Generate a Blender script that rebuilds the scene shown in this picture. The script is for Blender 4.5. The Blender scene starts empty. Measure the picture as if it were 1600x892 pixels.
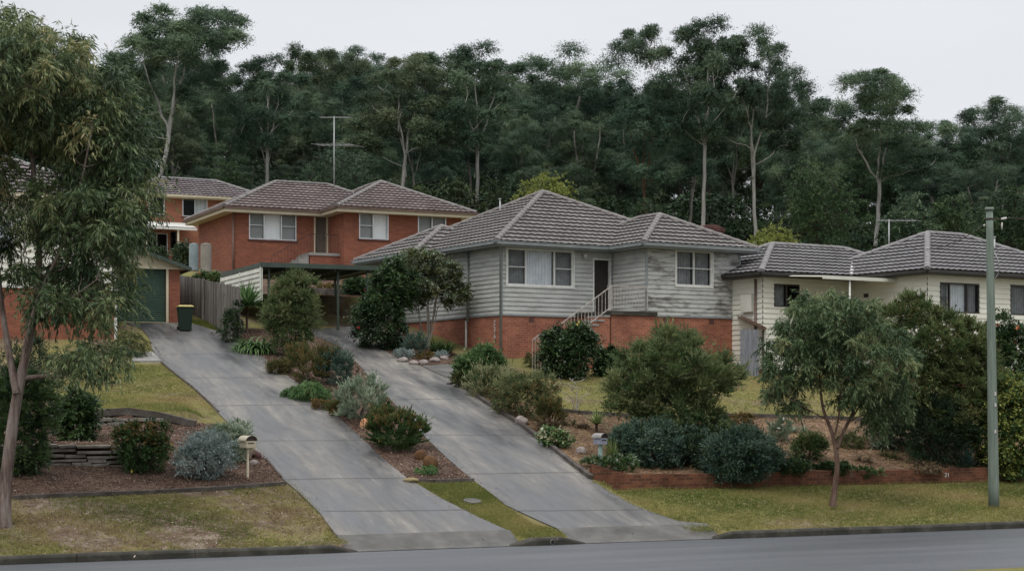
import bpy, math, random
import numpy as np
from mathutils import Vector, Matrix
from mathutils.geometry import delaunay_2d_cdt
R = math.radians
random.seed(7)
rng = np.random.default_rng(7)
scene = bpy.context.scene
col = scene.collection

# ------------------------------------------------------------------ camera
F, VH, HC = 2600.0, 620.0, 3.35          # focal length in photo pixels, horizon row, eye height
cam = bpy.data.cameras.new('camera')
camo = bpy.data.objects.new('camera', cam)
col.objects.link(camo)
camo.location = (0, 0, HC)
camo.rotation_euler = (R(90), 0, 0)
cam.sensor_width = 36
cam.lens = 36 * F / 1600
cam.shift_y = (VH - 446) / 1600
cam.clip_end = 3000
scene.camera = camo

# ------------------------------------------------------------------ sky and sun (overcast)
w = bpy.data.worlds.new("World")
scene.world = w
w.use_nodes = True
nt = w.node_tree
nt.nodes.clear()
SUN_EL, SUN_AZ = 55, 200
out = nt.nodes.new('ShaderNodeOutputWorld')
sky = nt.nodes.new('ShaderNodeTexSky')
sky.sky_type = 'NISHITA'
sky.sun_disc = False
sky.sun_elevation = R(SUN_EL)
sky.sun_rotation = R(SUN_AZ)
b1 = nt.nodes.new('ShaderNodeBackground')
b1.inputs[1].default_value = 0.09
nt.links.new(sky.outputs[0], b1.inputs[0])
tc = nt.nodes.new('ShaderNodeTexCoord')
sep = nt.nodes.new('ShaderNodeSeparateXYZ')
nt.links.new(tc.outputs['Generated'], sep.inputs[0])
ramp = nt.nodes.new('ShaderNodeValToRGB')      # overcast luminance: brighter overhead
ramp.color_ramp.elements[0].position = 0.0
ramp.color_ramp.elements[0].color = (0.80, 0.818, 0.85, 1)
e_ = ramp.color_ramp.elements.new(0.28)
e_.color = (0.83, 0.848, 0.88, 1)
ramp.color_ramp.elements[-1].position = 0.9
ramp.color_ramp.elements[-1].color = (1.95, 1.97, 2.02, 1)
nt.links.new(sep.outputs[2], ramp.inputs[0])
nz = nt.nodes.new('ShaderNodeTexNoise')
nz.inputs['Scale'].default_value = 2.2
nz.inputs['Detail'].default_value = 5
mp = nt.nodes.new('ShaderNodeMapping')
mp.inputs['Scale'].default_value = (1, 1, 3.5)
nt.links.new(tc.outputs['Generated'], mp.inputs[0])
nt.links.new(mp.outputs[0], nz.inputs[0])
mr = nt.nodes.new('ShaderNodeMapRange')
mr.inputs[1].default_value = 0.3
mr.inputs[2].default_value = 0.7
mr.inputs[3].default_value = 0.92
mr.inputs[4].default_value = 1.05
nt.links.new(nz.outputs[0], mr.inputs[0])
mul = nt.nodes.new('ShaderNodeVectorMath')
mul.operation = 'SCALE'
nt.links.new(ramp.outputs[0], mul.inputs[0])
nt.links.new(mr.outputs[0], mul.inputs['Scale'])
b2 = nt.nodes.new('ShaderNodeBackground')
b2.inputs[1].default_value = 1.0
nt.links.new(mul.outputs[0], b2.inputs[0])
mx = nt.nodes.new('ShaderNodeMixShader')
mx.inputs[0].default_value = 0.93
nt.links.new(b1.outputs[0], mx.inputs[1])
nt.links.new(b2.outputs[0], mx.inputs[2])
nt.links.new(mx.outputs[0], out.inputs[0])
sl = bpy.data.lights.new('sun', 'SUN')
sl.energy = 1.15
sl.angle = R(25)
sl.color = (1, 0.96, 0.9)
so = bpy.data.objects.new('sun', sl)
col.objects.link(so)
so.rotation_euler = (R(90 - SUN_EL), 0, R(180 - SUN_AZ))
vs = scene.view_settings
vs.view_transform = 'Standard'
vs.look = 'None'
vs.exposure = 0.0
vs.gamma = 1.0
vs.use_curve_mapping = False
scene.cycles.max_bounces = 6
scene.cycles.transparent_max_bounces = 12

# ------------------------------------------------------------------ basic helpers
def tag(o, label=None, cat=None, group=None, kind=None):
    if label: o['label'] = label
    if cat: o['category'] = cat
    if group: o['group'] = group
    if kind: o['kind'] = kind
    return o

def empty(name, loc=(0, 0, 0), rz=0, label=None, cat=None, group=None, kind=None):
    o = bpy.data.objects.new(name, None)
    o.empty_display_size = 0.2
    col.objects.link(o)
    o.location = loc
    o.rotation_euler = (0, 0, rz)
    return tag(o, label, cat, group, kind)

def mesh_np(name, V, Fq, mats, parent=None, tint=None, smooth=False, loc=None, fmat=None):
    """V (n,3), Fq (m,k) constant size faces"""
    V = np.asarray(V, dtype=np.float32)
    Fq = np.asarray(Fq, dtype=np.int32)
    me = bpy.data.meshes.new(name)
    k = Fq.shape[1]
    me.vertices.add(len(V))
    me.vertices.foreach_set('co', V.ravel())
    me.loops.add(Fq.size)
    me.loops.foreach_set('vertex_index', Fq.ravel())
    me.polygons.add(len(Fq))
    me.polygons.foreach_set('loop_start', np.arange(0, Fq.size, k, dtype=np.int32))
    me.polygons.foreach_set('loop_total', np.full(len(Fq), k, dtype=np.int32))
    if fmat is not None:
        me.polygons.foreach_set('material_index', np.asarray(fmat, dtype=np.int32))
    if smooth:
        me.polygons.foreach_set('use_smooth', np.ones(len(Fq), dtype=bool))
    me.update(calc_edges=True)
    if tint is not None:
        a = me.attributes.new('tint', 'FLOAT', 'POINT')
        a.data.foreach_set('value', np.asarray(tint, dtype=np.float32))
    for m in (mats if isinstance(mats, (list, tuple)) else [mats]):
        me.materials.append(m)
    o = bpy.data.objects.new(name, me)
    col.objects.link(o)
    if parent: o.parent = parent
    if loc is not None: o.location = loc
    return o

class MB:
    def __init__(s):
        s.v, s.f, s.m, s.uv, s.sm = [], [], [], [], []
    def face(s, pts, mat=0, uv=None, smooth=False):
        i = len(s.v)
        s.v += [tuple(p) for p in pts]
        s.f.append(list(range(i, i + len(pts))))
        s.m.append(mat)
        s.sm.append(smooth)
        s.uv.append(uv if uv else [(0, 0)] * len(pts))
    def box(s, lo, hi, mat=0, tf=None):
        x0, y0, z0 = lo
        x1, y1, z1 = hi
        c = [(x0,y0,z0),(x1,y0,z0),(x1,y1,z0),(x0,y1,z0),(x0,y0,z1),(x1,y0,z1),(x1,y1,z1),(x0,y1,z1)]
        if tf: c = [tuple(tf(p)) for p in c]
        for q, (a, b) in (((0,1,5,4),(0,2)),((1,2,6,5),(1,2)),((2,3,7,6),(0,2)),((3,0,4,7),(1,2)),((4,5,6,7),(0,1)),((3,2,1,0),(0,1))):
            s.face([c[i] for i in q], mat, [(c[i][a], c[i][b]) for i in q])
    def beam(s, P, Q, w, h, mat=0, up=(0, 0, 1)):
        """box from P to Q, width w, height h (centred)"""
        P, Q = Vector(P), Vector(Q)
        d = (Q - P).normalized()
        u = Vector(up)
        sd_ = d.cross(u)
        if sd_.length < 1e-4: sd_ = Vector((1, 0, 0))
        sd_.normalize()
        u = sd_.cross(d).normalized()
        L = (Q - P).length
        s.box((-w/2, 0, -h/2), (w/2, L, h/2), mat, lambda p: P + sd_*p[0] + d*p[1] + u*p[2])
    def tube(s, path, rad, n=8, mat=0, cap=True):
        path = [Vector(p) for p in path]
        if not isinstance(rad, (list, tuple)): rad = [rad]*len(path)
        rings = []
        ref = Vector((0, 0, 1))
        for i, p in enumerate(path):
            d = (path[min(i+1, len(path)-1)] - path[max(i-1, 0)]).normalized()
            a = d.cross(ref if abs(d.z) < .95 else Vector((1, 0, 0))).normalized()
            b = d.cross(a)
            r0 = len(s.v)
            s.v += [tuple(p + (a*math.cos(t*2*math.pi/n) + b*math.sin(t*2*math.pi/n))*rad[i]) for t in range(n)]
            rings.append(r0)
        for i in range(len(rings)-1):
            for t in range(n):
                t2 = (t+1) % n
                s.f.append([rings[i]+t, rings[i]+t2, rings[i+1]+t2, rings[i+1]+t])
                s.m.append(mat); s.sm.append(True); s.uv.append([(0, 0)]*4)
        if cap:
            for r0, rev in ((rings[0], True), (rings[-1], False)):
                q = list(range(r0, r0+n))
                s.f.append(q[::-1] if rev else q)
                s.m.append(mat); s.sm.append(False); s.uv.append([(0, 0)]*n)
    def build(s, name, mats, parent=None, bevel=0, loc=None):
        me = bpy.data.meshes.new(name)
        me.from_pydata(s.v, [], s.f)
        me.polygons.foreach_set('material_index', s.m)
        me.polygons.foreach_set('use_smooth', s.sm)
        uvl = me.uv_layers.new(name='UVMap')
        uvl.data.foreach_set('uv', np.array([c for f in s.uv for p in f for c in p], dtype=np.float32))
        for m in (mats if isinstance(mats, (list, tuple)) else [mats]):
            me.materials.append(m)
        me.update()
        o = bpy.data.objects.new(name, me)
        col.objects.link(o)
        if parent: o.parent = parent
        if loc is not None: o.location = loc
        if bevel:
            # weld then bevel softens the edges of boxes
            wd = o.modifiers.new('weld', 'WELD'); wd.merge_threshold = 0.0005
            bv = o.modifiers.new('bevel', 'BEVEL'); bv.width = bevel; bv.segments = 2; bv.limit_method = 'ANGLE'
        return o

# ------------------------------------------------------------------ materials
def newmat(name):
    m = bpy.data.materials.new(name)
    m.use_nodes = True
    n = m.node_tree
    return m, n, n.nodes['Principled BSDF']

def ramp_node(n, cols):
    r = n.nodes.new('ShaderNodeValToRGB')
    e = r.color_ramp.elements
    while len(e) < len(cols): e.new(0.5)
    for i, c in enumerate(cols):
        if len(c) == 4: p, c = c[0], c[1:]
        else: p = i / max(1, len(cols)-1)
        e[i].position = p
        e[i].color = (*c, 1)
    return r

def noise_node(n, scale, detail=5, rough=.6, stretch=(1, 1, 1), coord='Object', rot=0):
    t = n.nodes.new('ShaderNodeTexCoord')
    m = n.nodes.new('ShaderNodeMapping')
    m.inputs['Scale'].default_value = stretch
    m.inputs['Rotation'].default_value = (0, 0, rot)
    z = n.nodes.new('ShaderNodeTexNoise')
    z.inputs['Scale'].default_value = scale
    z.inputs['Detail'].default_value = detail
    z.inputs['Roughness'].default_value = rough
    if rot:      # turn first, then stretch
        m.inputs['Rotation'].default_value = (0, 0, 0)
        r0 = n.nodes.new('ShaderNodeMapping')
        r0.inputs['Rotation'].default_value = (0, 0, rot)
        n.links.new(t.outputs[coord], r0.inputs[0])
        n.links.new(r0.outputs[0], m.inputs[0])
    else:
        n.links.new(t.outputs[coord], m.inputs[0])
    n.links.new(m.outputs[0], z.inputs[0])
    return z

def mixc(n, fac, a, b, mode='MIX'):
    x = n.nodes.new('ShaderNodeMix')
    x.data_type = 'RGBA'
    x.blend_type = mode
    if isinstance(fac, (int, float)): x.inputs[0].default_value = fac
    else: n.links.new(fac, x.inputs[0])
    for i, c in ((6, a), (7, b)):
        if isinstance(c, tuple): x.inputs[i].default_value = (*c, 1)
        else: n.links.new(c, x.inputs[i])
    return x.outputs[2]

def add_bump(n, bsdf, h, strength, dist=0.02):
    b = n.nodes.new('ShaderNodeBump')
    b.inputs['Strength'].default_value = strength
    b.inputs['Distance'].default_value = dist
    n.links.new(h, b.inputs['Height'])
    n.links.new(b.outputs[0], bsdf.inputs['Normal'])

def mottled(name, cols, scale=3, rough=.8, bump=.3, bscale=30, stretch=(1, 1, 1), rot=0, metal=0, cols2=None, scale2=30, f2=.5, spec=.3, coord='Object'):
    m, n, b = newmat(name)
    z = noise_node(n, scale, 6, .62, stretch, coord, rot)
    r = ramp_node(n, cols)
    n.links.new(z.outputs[0], r.inputs[0])
    c = r.outputs[0]
    if cols2:
        z2 = noise_node(n, scale2, 4, .7, (1, 1, 1), coord)
        r2 = ramp_node(n, cols2)
        n.links.new(z2.outputs[0], r2.inputs[0])
        c = mixc(n, f2, c, r2.outputs[0], 'OVERLAY')
    n.links.new(c, b.inputs['Base Color'])
    b.inputs['Roughness'].default_value = rough
    b.inputs['Metallic'].default_value = metal
    b.inputs['Specular IOR Level'].default_value = spec
    if bump:
        zb = noise_node(n, bscale, 4, .6, stretch, coord, rot)
        add_bump(n, b, zb.outputs[0], bump)
    return m

def leafmat(name, cols, rough=.5, trans=.25, spec=.2, vary=False):
    m, n, b = newmat(name)
    a = n.nodes.new('ShaderNodeAttribute')
    a.attribute_name = 'tint'
    r = ramp_node(n, cols)
    n.links.new(a.outputs['Fac'], r.inputs[0])
    colour = r.outputs[0]
    if vary:      # each tree of the forest has its own shade of green
        oi = n.nodes.new('ShaderNodeObjectInfo')
        vr = ramp_node(n, [(0, .55, .65, .62), (.25, .95, .88, .72), (.5, .70, .84, .80), (.75, 1.12, 1.10, .92), (1, .66, .80, .74)])
        n.links.new(oi.outputs['Random'], vr.inputs[0])
        colour = mixc(n, 1., r.outputs[0], vr.outputs[0], 'MULTIPLY')
    n.links.new(colour, b.inputs['Base Color'])
    b.inputs['Roughness'].default_value = rough
    b.inputs['Specular IOR Level'].default_value = spec*.75
    if trans:
        t = n.nodes.new('ShaderNodeBsdfTranslucent')
        n.links.new(colour, t.inputs[0])
        x = n.nodes.new('ShaderNodeMixShader')
        x.inputs[0].default_value = trans
        n.links.new(b.outputs[0], x.inputs[1])
        n.links.new(t.outputs[0], x.inputs[2])
        n.links.new(x.outputs[0], n.nodes['Material Output'].inputs[0])
    return m

def brickmat(name, c1, c2, mortar, dirt=.35):
    m, n, b = newmat(name)
    uv = n.nodes.new('ShaderNodeUVMap')
    br = n.nodes.new('ShaderNodeTexBrick')
    br.inputs['Scale'].default_value = 1.0
    br.inputs['Brick Width'].default_value = 0.24
    br.inputs['Row Height'].default_value = 0.086
    br.inputs['Mortar Size'].default_value = 0.006
    br.inputs['Mortar Smooth'].default_value = 0.3
    br.inputs['Bias'].default_value = 0.0
    br.inputs['Color1'].default_value = (*c1, 1)
    br.inputs['Color2'].default_value = (*c2, 1)
    br.inputs['Mortar'].default_value = (*mortar, 1)
    n.links.new(uv.outputs[0], br.inputs[0])
    z = noise_node(n, .9, 6, .65, (1, 1, .6))
    r = ramp_node(n, [(.3, .45, .42, .42), (.55, 1, 1, 1), (.75, 1.12, 1.1, 1.05)])
    n.links.new(z.outputs[0], r.inputs[0])
    c = mixc(n, dirt, br.outputs[0], r.outputs[0], 'MULTIPLY')
    z2 = noise_node(n, 14, 3, .6, (1, 1, 2.5))
    r2 = ramp_node(n, [(.3, .7, .7, .7), (.7, 1.25, 1.2, 1.15)])
    n.links.new(z2.outputs[0], r2.inputs[0])
    c = mixc(n, .5, c, r2.outputs[0], 'MULTIPLY')
    n.links.new(c, b.inputs['Base Color'])
    b.inputs['Roughness'].default_value = .85
    b.inputs['Specular IOR Level'].default_value = .2
    add_bump(n, b, br.outputs['Fac'], -.5, .01)
    return m

def tilemat(name, cols, lich=(.35, .35, .33), lichen=.45):
    """per-tile tint from the tile grid in UV metres, plus lichen and grime"""
    m, n, b = newmat(name)
    uv = n.nodes.new('ShaderNodeUVMap')
    vm = n.nodes.new('ShaderNodeVectorMath'); vm.operation = 'DIVIDE'
    vm.inputs[1].default_value = (.30, .40, 1)
    fl = n.nodes.new('ShaderNodeVectorMath'); fl.operation = 'FLOOR'
    wn = n.nodes.new('ShaderNodeTexWhiteNoise'); wn.noise_dimensions = '2D'
    n.links.new(uv.outputs[0], vm.inputs[0])
    n.links.new(vm.outputs[0], fl.inputs[0])
    n.links.new(fl.outputs[0], wn.inputs['Vector'])
    r = ramp_node(n, cols)
    n.links.new(wn.outputs['Value'], r.inputs[0])
    z = noise_node(n, 9, 5, .7)
    r2 = ramp_node(n, [(.46, 0, 0, 0), (.70, 1, 1, 1)])
    n.links.new(z.outputs[0], r2.inputs[0])
    mm = n.nodes.new('ShaderNodeMath'); mm.operation = 'MULTIPLY'
    mm.inputs[1].default_value = lichen
    n.links.new(r2.outputs[0], mm.inputs[0])
    c = mixc(n, mm.outputs[0], r.outputs[0], lich)
    z3 = noise_node(n, .7, 5, .6)
    r3 = ramp_node(n, [(.3, .62, .6, .6), (.7, 1.1, 1.1, 1.1)])
    n.links.new(z3.outputs[0], r3.inputs[0])
    c = mixc(n, .7, c, r3.outputs[0], 'MULTIPLY')
    n.links.new(c, b.inputs['Base Color'])
    b.inputs['Roughness'].default_value = .75
    b.inputs['Specular IOR Level'].default_value = .3
    add_bump(n, b, z.outputs[0], .25, .01)
    return m

def glassmat(name, refl=.35, tint=(.8, .85, .85)):
    m, n, b = newmat(name)
    g = n.nodes.new('ShaderNodeBsdfGlossy')
    g.inputs['Roughness'].default_value = .03
    g.inputs['Color'].default_value = (.9, .93, .95, 1)
    t = n.nodes.new('ShaderNodeBsdfTransparent')
    t.inputs[0].default_value = (*tint, 1)
    lw = n.nodes.new('ShaderNodeLayerWeight')
    lw.inputs[0].default_value = refl
    x = n.nodes.new('ShaderNodeMixShader')
    n.links.new(lw.outputs['Fresnel'], x.inputs[0])
    n.links.new(t.outputs[0], x.inputs[1])
    n.links.new(g.outputs[0], x.inputs[2])
    n.links.new(x.outputs[0], n.nodes['Material Output'].inputs[0])
    n.nodes.remove(b)
    return m

MAT = {}
MAT['brick_red'] = brickmat('brick_red', (.27, .10, .060), (.19, .070, .044), (.22, .12, .09))
MAT['brick_orange'] = brickmat('brick_orange', (.32, .125, .07), (.23, .085, .052), (.28, .19, .15))
MAT['brick_base'] = brickmat('brick_base', (.34, .125, .075), (.235, .082, .052), (.34, .25, .19), .75)
MAT['brick_wall'] = brickmat('brick_garden', (.19, .075, .04), (.10, .042, .026), (.15, .115, .085), 1.)
MAT['tile_grey'] = tilemat('tile_grey', [(0, .110, .102, .097), (.5, .127, .119, .113), (1, .148, .14, .134)], (.36, .35, .33))
MAT['tile_red'] = tilemat('tile_brown', [(0, .105, .077, .070), (.5, .130, .097, .089), (1, .165, .13, .121)], (.36, .33, .31))
MAT['tile_far'] = tilemat('tile_far', [(0, .12, .095, .10), (1, .19, .16, .165)], (.25, .24, .24))
MAT['tile_right'] = tilemat('tile_right', [(0, .125, .122, .124), (.5, .145, .142, .145), (1, .168, .164, .167)], (.30, .30, .30))
MAT['tile_lap'] = mottled('tile_lap_shadow', [(.3, .035, .03, .028), (.7, .085, .075, .07)], 4, .9, 0)  # shadow line between tile courses, painted as dark colour on the riser faces
MAT['cap'] = mottled('ridge_cap', [(.25, .11, .10, .096), (.6, .205, .19, .183)], 3, .8)
MAT['cap_dark'] = mottled('ridge_cap_dark', [(.25, .14, .13, .13), (.6, .24, .23, .23)], 3, .8)
MAT['board_grey'] = mottled('weatherboard_grey', [(.28, .24, .235, .22), (.42, .345, .35, .33), (.58, .41, .42, .395), (.8, .47, .48, .455)], 1.1, .75, .2, 25, (1, 1, 4), cols2=[(.3, .35, .35, .35), (.6, .55, .55, .55)], scale2=9, f2=.4)
MAT['board_worn'] = mottled('weatherboard_worn', [(.34, .10, .095, .088), (.43, .24, .235, .22), (.52, .40, .405, .385), (.8, .50, .505, .48)], 1.5, .8, .3, 25, (1, 1, 3.2), cols2=[(.3, .35, .35, .35), (.6, .55, .55, .55)], scale2=11, f2=.5)
MAT['board_cream'] = mottled('weatherboard_cream', [(.3, .62, .61, .53), (.7, .74, .73, .65)], .8, .6, .1, 20, (1, 1, 3))
MAT['paint_grey'] = mottled('paint_grey', [(.3, .17, .19, .19), (.7, .24, .26, .26)], 2, .5, .1)
MAT['paint_white'] = mottled('paint_white', [(.3, .50, .50, .47), (.7, .68, .68, .65)], 4, .55, .1)
MAT['paint_cream'] = mottled('paint_cream', [(.3, .52, .46, .33), (.7, .62, .56, .42)], 3, .5, .1)
MAT['brown_gutter'] = mottled('gutter_brown', [(.3, .10, .065, .05), (.7, .15, .10, .08)], 2, .5, .1)
MAT['frame_dark'] = mottled('frame_dark', [(.3, .03, .028, .026), (.7, .05, .045, .04)], 3, .4, 0)
MAT['antenna'] = mottled('dull_aluminium', [(.3, .20, .205, .205), (.7, .30, .30, .30)], 3, .5, 0)
MAT['alu'] = mottled('aluminium', [(.3, .45, .46, .46), (.7, .60, .60, .60)], 3, .35, 0, metal=.6)
MAT['steel'] = mottled('galvanised_steel', [(.3, .30, .31, .31), (.7, .42, .43, .43)], 5, .5, .1, metal=.4)
MAT['rail_white'] = mottled('railing_paint', [(.3, .22, .16, .13), (.5, .38, .34, .31), (.8, .50, .47, .44)], 7, .5, .1)
MAT['iron'] = mottled('dark_iron', [(.3, .03, .022, .02), (.7, .06, .04, .035)], 5, .5, 0)
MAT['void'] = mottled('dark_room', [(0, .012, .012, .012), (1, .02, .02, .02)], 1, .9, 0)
MAT['door_brown'] = mottled('security_door', [(.3, .09, .075, .06), (.7, .13, .11, .09)], 6, .6, .1)
MAT['door_dark'] = mottled('screen_door', [(.3, .018, .017, .014), (.7, .035, .032, .026)], 3, .6, .1)
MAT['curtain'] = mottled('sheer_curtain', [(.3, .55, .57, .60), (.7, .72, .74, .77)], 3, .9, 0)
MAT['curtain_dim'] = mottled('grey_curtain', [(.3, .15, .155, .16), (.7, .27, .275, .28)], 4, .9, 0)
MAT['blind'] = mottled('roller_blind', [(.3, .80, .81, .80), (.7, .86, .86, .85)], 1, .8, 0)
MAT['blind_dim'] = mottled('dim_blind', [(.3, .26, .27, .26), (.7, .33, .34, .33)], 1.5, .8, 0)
MAT['glass'] = glassmat('window_glass', .12, (.92, .94, .94))
MAT['glass_refl'] = glassmat('window_glass_shiny', .16, (.94, .96, .96))
MAT['concrete'] = mottled('old_concrete', [(.25, .16, .15, .14), (.5, .25, .24, .225), (.8, .33, .32, .30)], 2.5, .85, .3)
MAT['kerb'] = mottled('kerb_concrete', [(.25, .020, .020, .015), (.5, .040, .038, .030), (.8, .10, .092, .075)], 2.2, .9, .4, 20, cols2=[(.3, .3, .3, .3), (.7, .6, .6, .6)])
MAT['stone'] = mottled('slate_stone', [(.25, .07, .065, .055), (.5, .17, .155, .135), (.8, .34, .325, .30)], 2.6, .85, .6, 12)
MAT['sandstone'] = mottled('sandstone', [(.25, .14, .10, .05), (.5, .24, .18, .10), (.75, .16, .17, .06)], 2.0, .9, .6, 8)
MAT['rock_orange'] = mottled('orange_rock', [(.3, .30, .12, .06), (.5, .52, .27, .15), (.7, .62, .45, .33)], 3, .85, .6, 10)
MAT['rock_grey'] = mottled('grey_rock', [(.3, .16, .13, .12), (.6, .30, .26, .24), (.8, .38, .34, .32)], 4, .85, .6, 10)
MAT['rock_brown'] = mottled('brown_rock', [(.3, .05, .025, .012), (.6, .12, .06, .025), (.8, .10, .085, .03)], 7, .9, .8, 25)
MAT['timber'] = mottled('old_timber', [(.25, .035, .028, .024), (.5, .07, .06, .052), (.8, .14, .125, .11)], 3, .85, .5, 14, (1, 1, 1))
MAT['timber_grey2'] = mottled('weathered_paling_pale', [(.25, .12, .11, .10), (.5, .20, .188, .172), (.8, .29, .275, .255)], 6, .85, .5, 20, (3, 3, .35))
MAT['timber_grey3'] = mottled('weathered_paling_dark', [(.25, .045, .04, .035), (.5, .085, .076, .067), (.8, .14, .128, .115)], 6, .85, .5, 20, (3, 3, .35))
MAT['timber_grey'] = mottled('weathered_paling', [(.25, .07, .064, .058), (.5, .145, .134, .122), (.8, .22, .207, .19)], 6, .85, .5, 20, (3, 3, .35))
MAT['timber_blue'] = mottled('blue_grey_paling', [(.25, .10, .11, .12), (.5, .18, .19, .21), (.8, .27, .28, .30)], 5, .8, .4, 20, (3, 3, .4))
MAT['pole'] = mottled('treated_pole', [(.25, .09, .12, .10), (.5, .15, .185, .155), (.8, .22, .25, .21)], 5, .8, .5, 14, (4, 4, .25))
MAT['bin_green'] = mottled('bin_plastic', [(0, .008, .02, .012), (1, .014, .032, .02)], 2, .45, 0)
MAT['bin_lid'] = mottled('bin_lid', [(0, .40, .32, .10), (1, .50, .42, .16)], 2, .5, 0)
MAT['roller'] = mottled('roller_door_green', [(.3, .052, .095, .072), (.7, .075, .125, .098)], 1.5, .5, .1)
MAT['metal_green'] = mottled('green_fascia', [(.3, .035, .05, .04), (.7, .06, .08, .065)], 2, .5, .1)
MAT['cream_metal'] = mottled('cream_cladding', [(.3, .50, .50, .44), (.7, .62, .62, .55)], 2, .6, .1)
MAT['tank_blue'] = mottled('blue_tank', [(.3, .16, .20, .21), (.7, .24, .29, .30)], 2, .5, .1)
MAT['tank_beige'] = mottled('beige_tank', [(.3, .17, .155, .13), (.7, .26, .24, .21)], 2, .6, .1)
MAT['terracotta'] = mottled('terracotta', [(.3, .07, .032, .028), (.7, .115, .055, .048)], 3, .8, .3)
MAT['box_cream'] = mottled('letterbox_cream', [(.3, .38, .33, .23), (.7, .50, .45, .34)], 8, .5, .1)
MAT['box_blue'] = mottled('letterbox_blue', [(.3, .16, .17, .22), (.7, .26, .27, .34)], 8, .5, .1)
MAT['post_teal'] = mottled('post_teal', [(.3, .20, .30, .27), (.7, .32, .42, .38)], 6, .6, .1)
MAT['box_roof'] = mottled('letterbox_roof', [(.3, .12, .11, .10), (.7, .30, .29, .27)], 6, .6, .1)
MAT['white'] = mottled('white_number', [(0, .42, .40, .38), (1, .58, .56, .54)], 2, .6, 0)
# bark
def barkmat(name, cols, scale=5, st=(2.2, 2.2, .35)):
    return mottled(name, cols, scale, .85, .5, 12, st)
MAT['bark_gum'] = barkmat('bark_gum', [(.3, .04, .026, .02), (.45, .12, .085, .072), (.6, .20, .165, .145), (.8, .33, .30, .275)], 3.5)
MAT['bark_pale'] = barkmat('bark_pale', [(.25, .08, .072, .062), (.5, .20, .19, .17), (.8, .34, .325, .30)], 1.3, (2, 2, .3))
MAT['bark_dark'] = barkmat('bark_dark', [(.25, .022, .018, .015), (.6, .06, .048, .04), (.8, .11, .09, .075)], 1.3, (2, 2, .3))
MAT['bark_hero'] = barkmat('bark_white', [(.25, .13, .12, .11), (.5, .32, .31, .285), (.8, .50, .49, .46)], 1.3, (2, 2, .3))
MAT['bark_orange'] = barkmat('bark_orange', [(.25, .04, .022, .015), (.6, .12, .06, .032), (.8, .17, .10, .06)], 1.0, (2, 2, .3))
MAT['bark_brown'] = barkmat('bark_brown', [(.25, .045, .026, .018), (.55, .12, .075, .055), (.8, .24, .18, .15)], 5)
MAT['bark_light'] = barkmat('bark_light', [(.25, .16, .145, .12), (.7, .36, .33, .28)], 6)

# ------------------------------------------------------------------ terrain
def sd(x, y):
    yy = y - 37.5
    return x*.9285 + yy*.3714, -x*.3714 + yy*.9285
def xy(s, d):
    return s*.9285 - d*.3714, 37.5 + s*.3714 + d*.9285

_dt = np.arange(-80, 420, .1)
_zt = np.interp(_dt, [-80, -9, -8.5, 0, 1.1, 5.7, 30.8, 46.8, 70.5, 104, 160, 300, 420], [.6, .1, 0.05, .15, .38, 1.38, 6.35, 9.5, 11.8, 17.6, 25.5, 27, 27])
_k = np.ones(21)/21
_zs = np.convolve(np.pad(_zt, 10, 'edge'), _k, 'valid')
_wt = np.clip((_dt-.6)/1.5, 0, 1)
_zt = _zt*(1-_wt) + _zs*_wt
def sst(x, a, b):
    t = np.clip((x-a)/(b-a), 0, 1)
    return t*t*(3-2*t)
def hz(x, y):
    x = np.asarray(x, float); y = np.asarray(y, float)
    s, d = sd(x, y)
    z = np.interp(d, _dt, _zt)
    z = z - np.interp(d, [1.1, 4.95, 5.05], [0, .32, 0]) * sst(s, 4.2, 4.8)
    z = z + np.interp(d, [7.3, 7.4, 9.6], [0, .45, 0]) * (1-sst(s, -6.4, -5.6))
    z = z + np.interp(d, [11.9, 12.0, 16], [0, .28, 0]) * (1-sst(s, -5.0, -4.3))
    z = z + np.interp(d, [33.2, 33.3, 39], [0, .75, 0]) * sst(s, 1.0, 1.6) * (1-sst(s, 9, 12))
    z = z + .035*np.sin(s*.9+1)*np.sin(d*.7) * sst(d, .8, 4)
    return z
def h1(x, y): return float(hz(x, y))

def ground_at(u, v, y0=20.):
    k = (u-800)/F; m = (VH-v)/F
    Y = np.arange(y0, 330, .1)
    dz = HC + m*Y - hz(k*Y, Y)
    idx = np.where((dz[:-1] > 0) & (dz[1:] <= 0))[0]
    if len(idx) == 0:
        return None
    i = idx[0]
    t = dz[i]/(dz[i]-dz[i+1])
    y = Y[i] + .1*t
    return np.array([k*y, y, h1(k*y, y)])
def at(u, v, Y):
    return Vector(((u-800)/F*Y, Y, HC+(VH-v)/F*Y))
def s_at(u, d=0.):
    k = (u-800)/F
    Y = (37.5*.9285 + d)/(.9285-.3714*k)
    return sd(k*Y, Y)[0]

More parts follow.
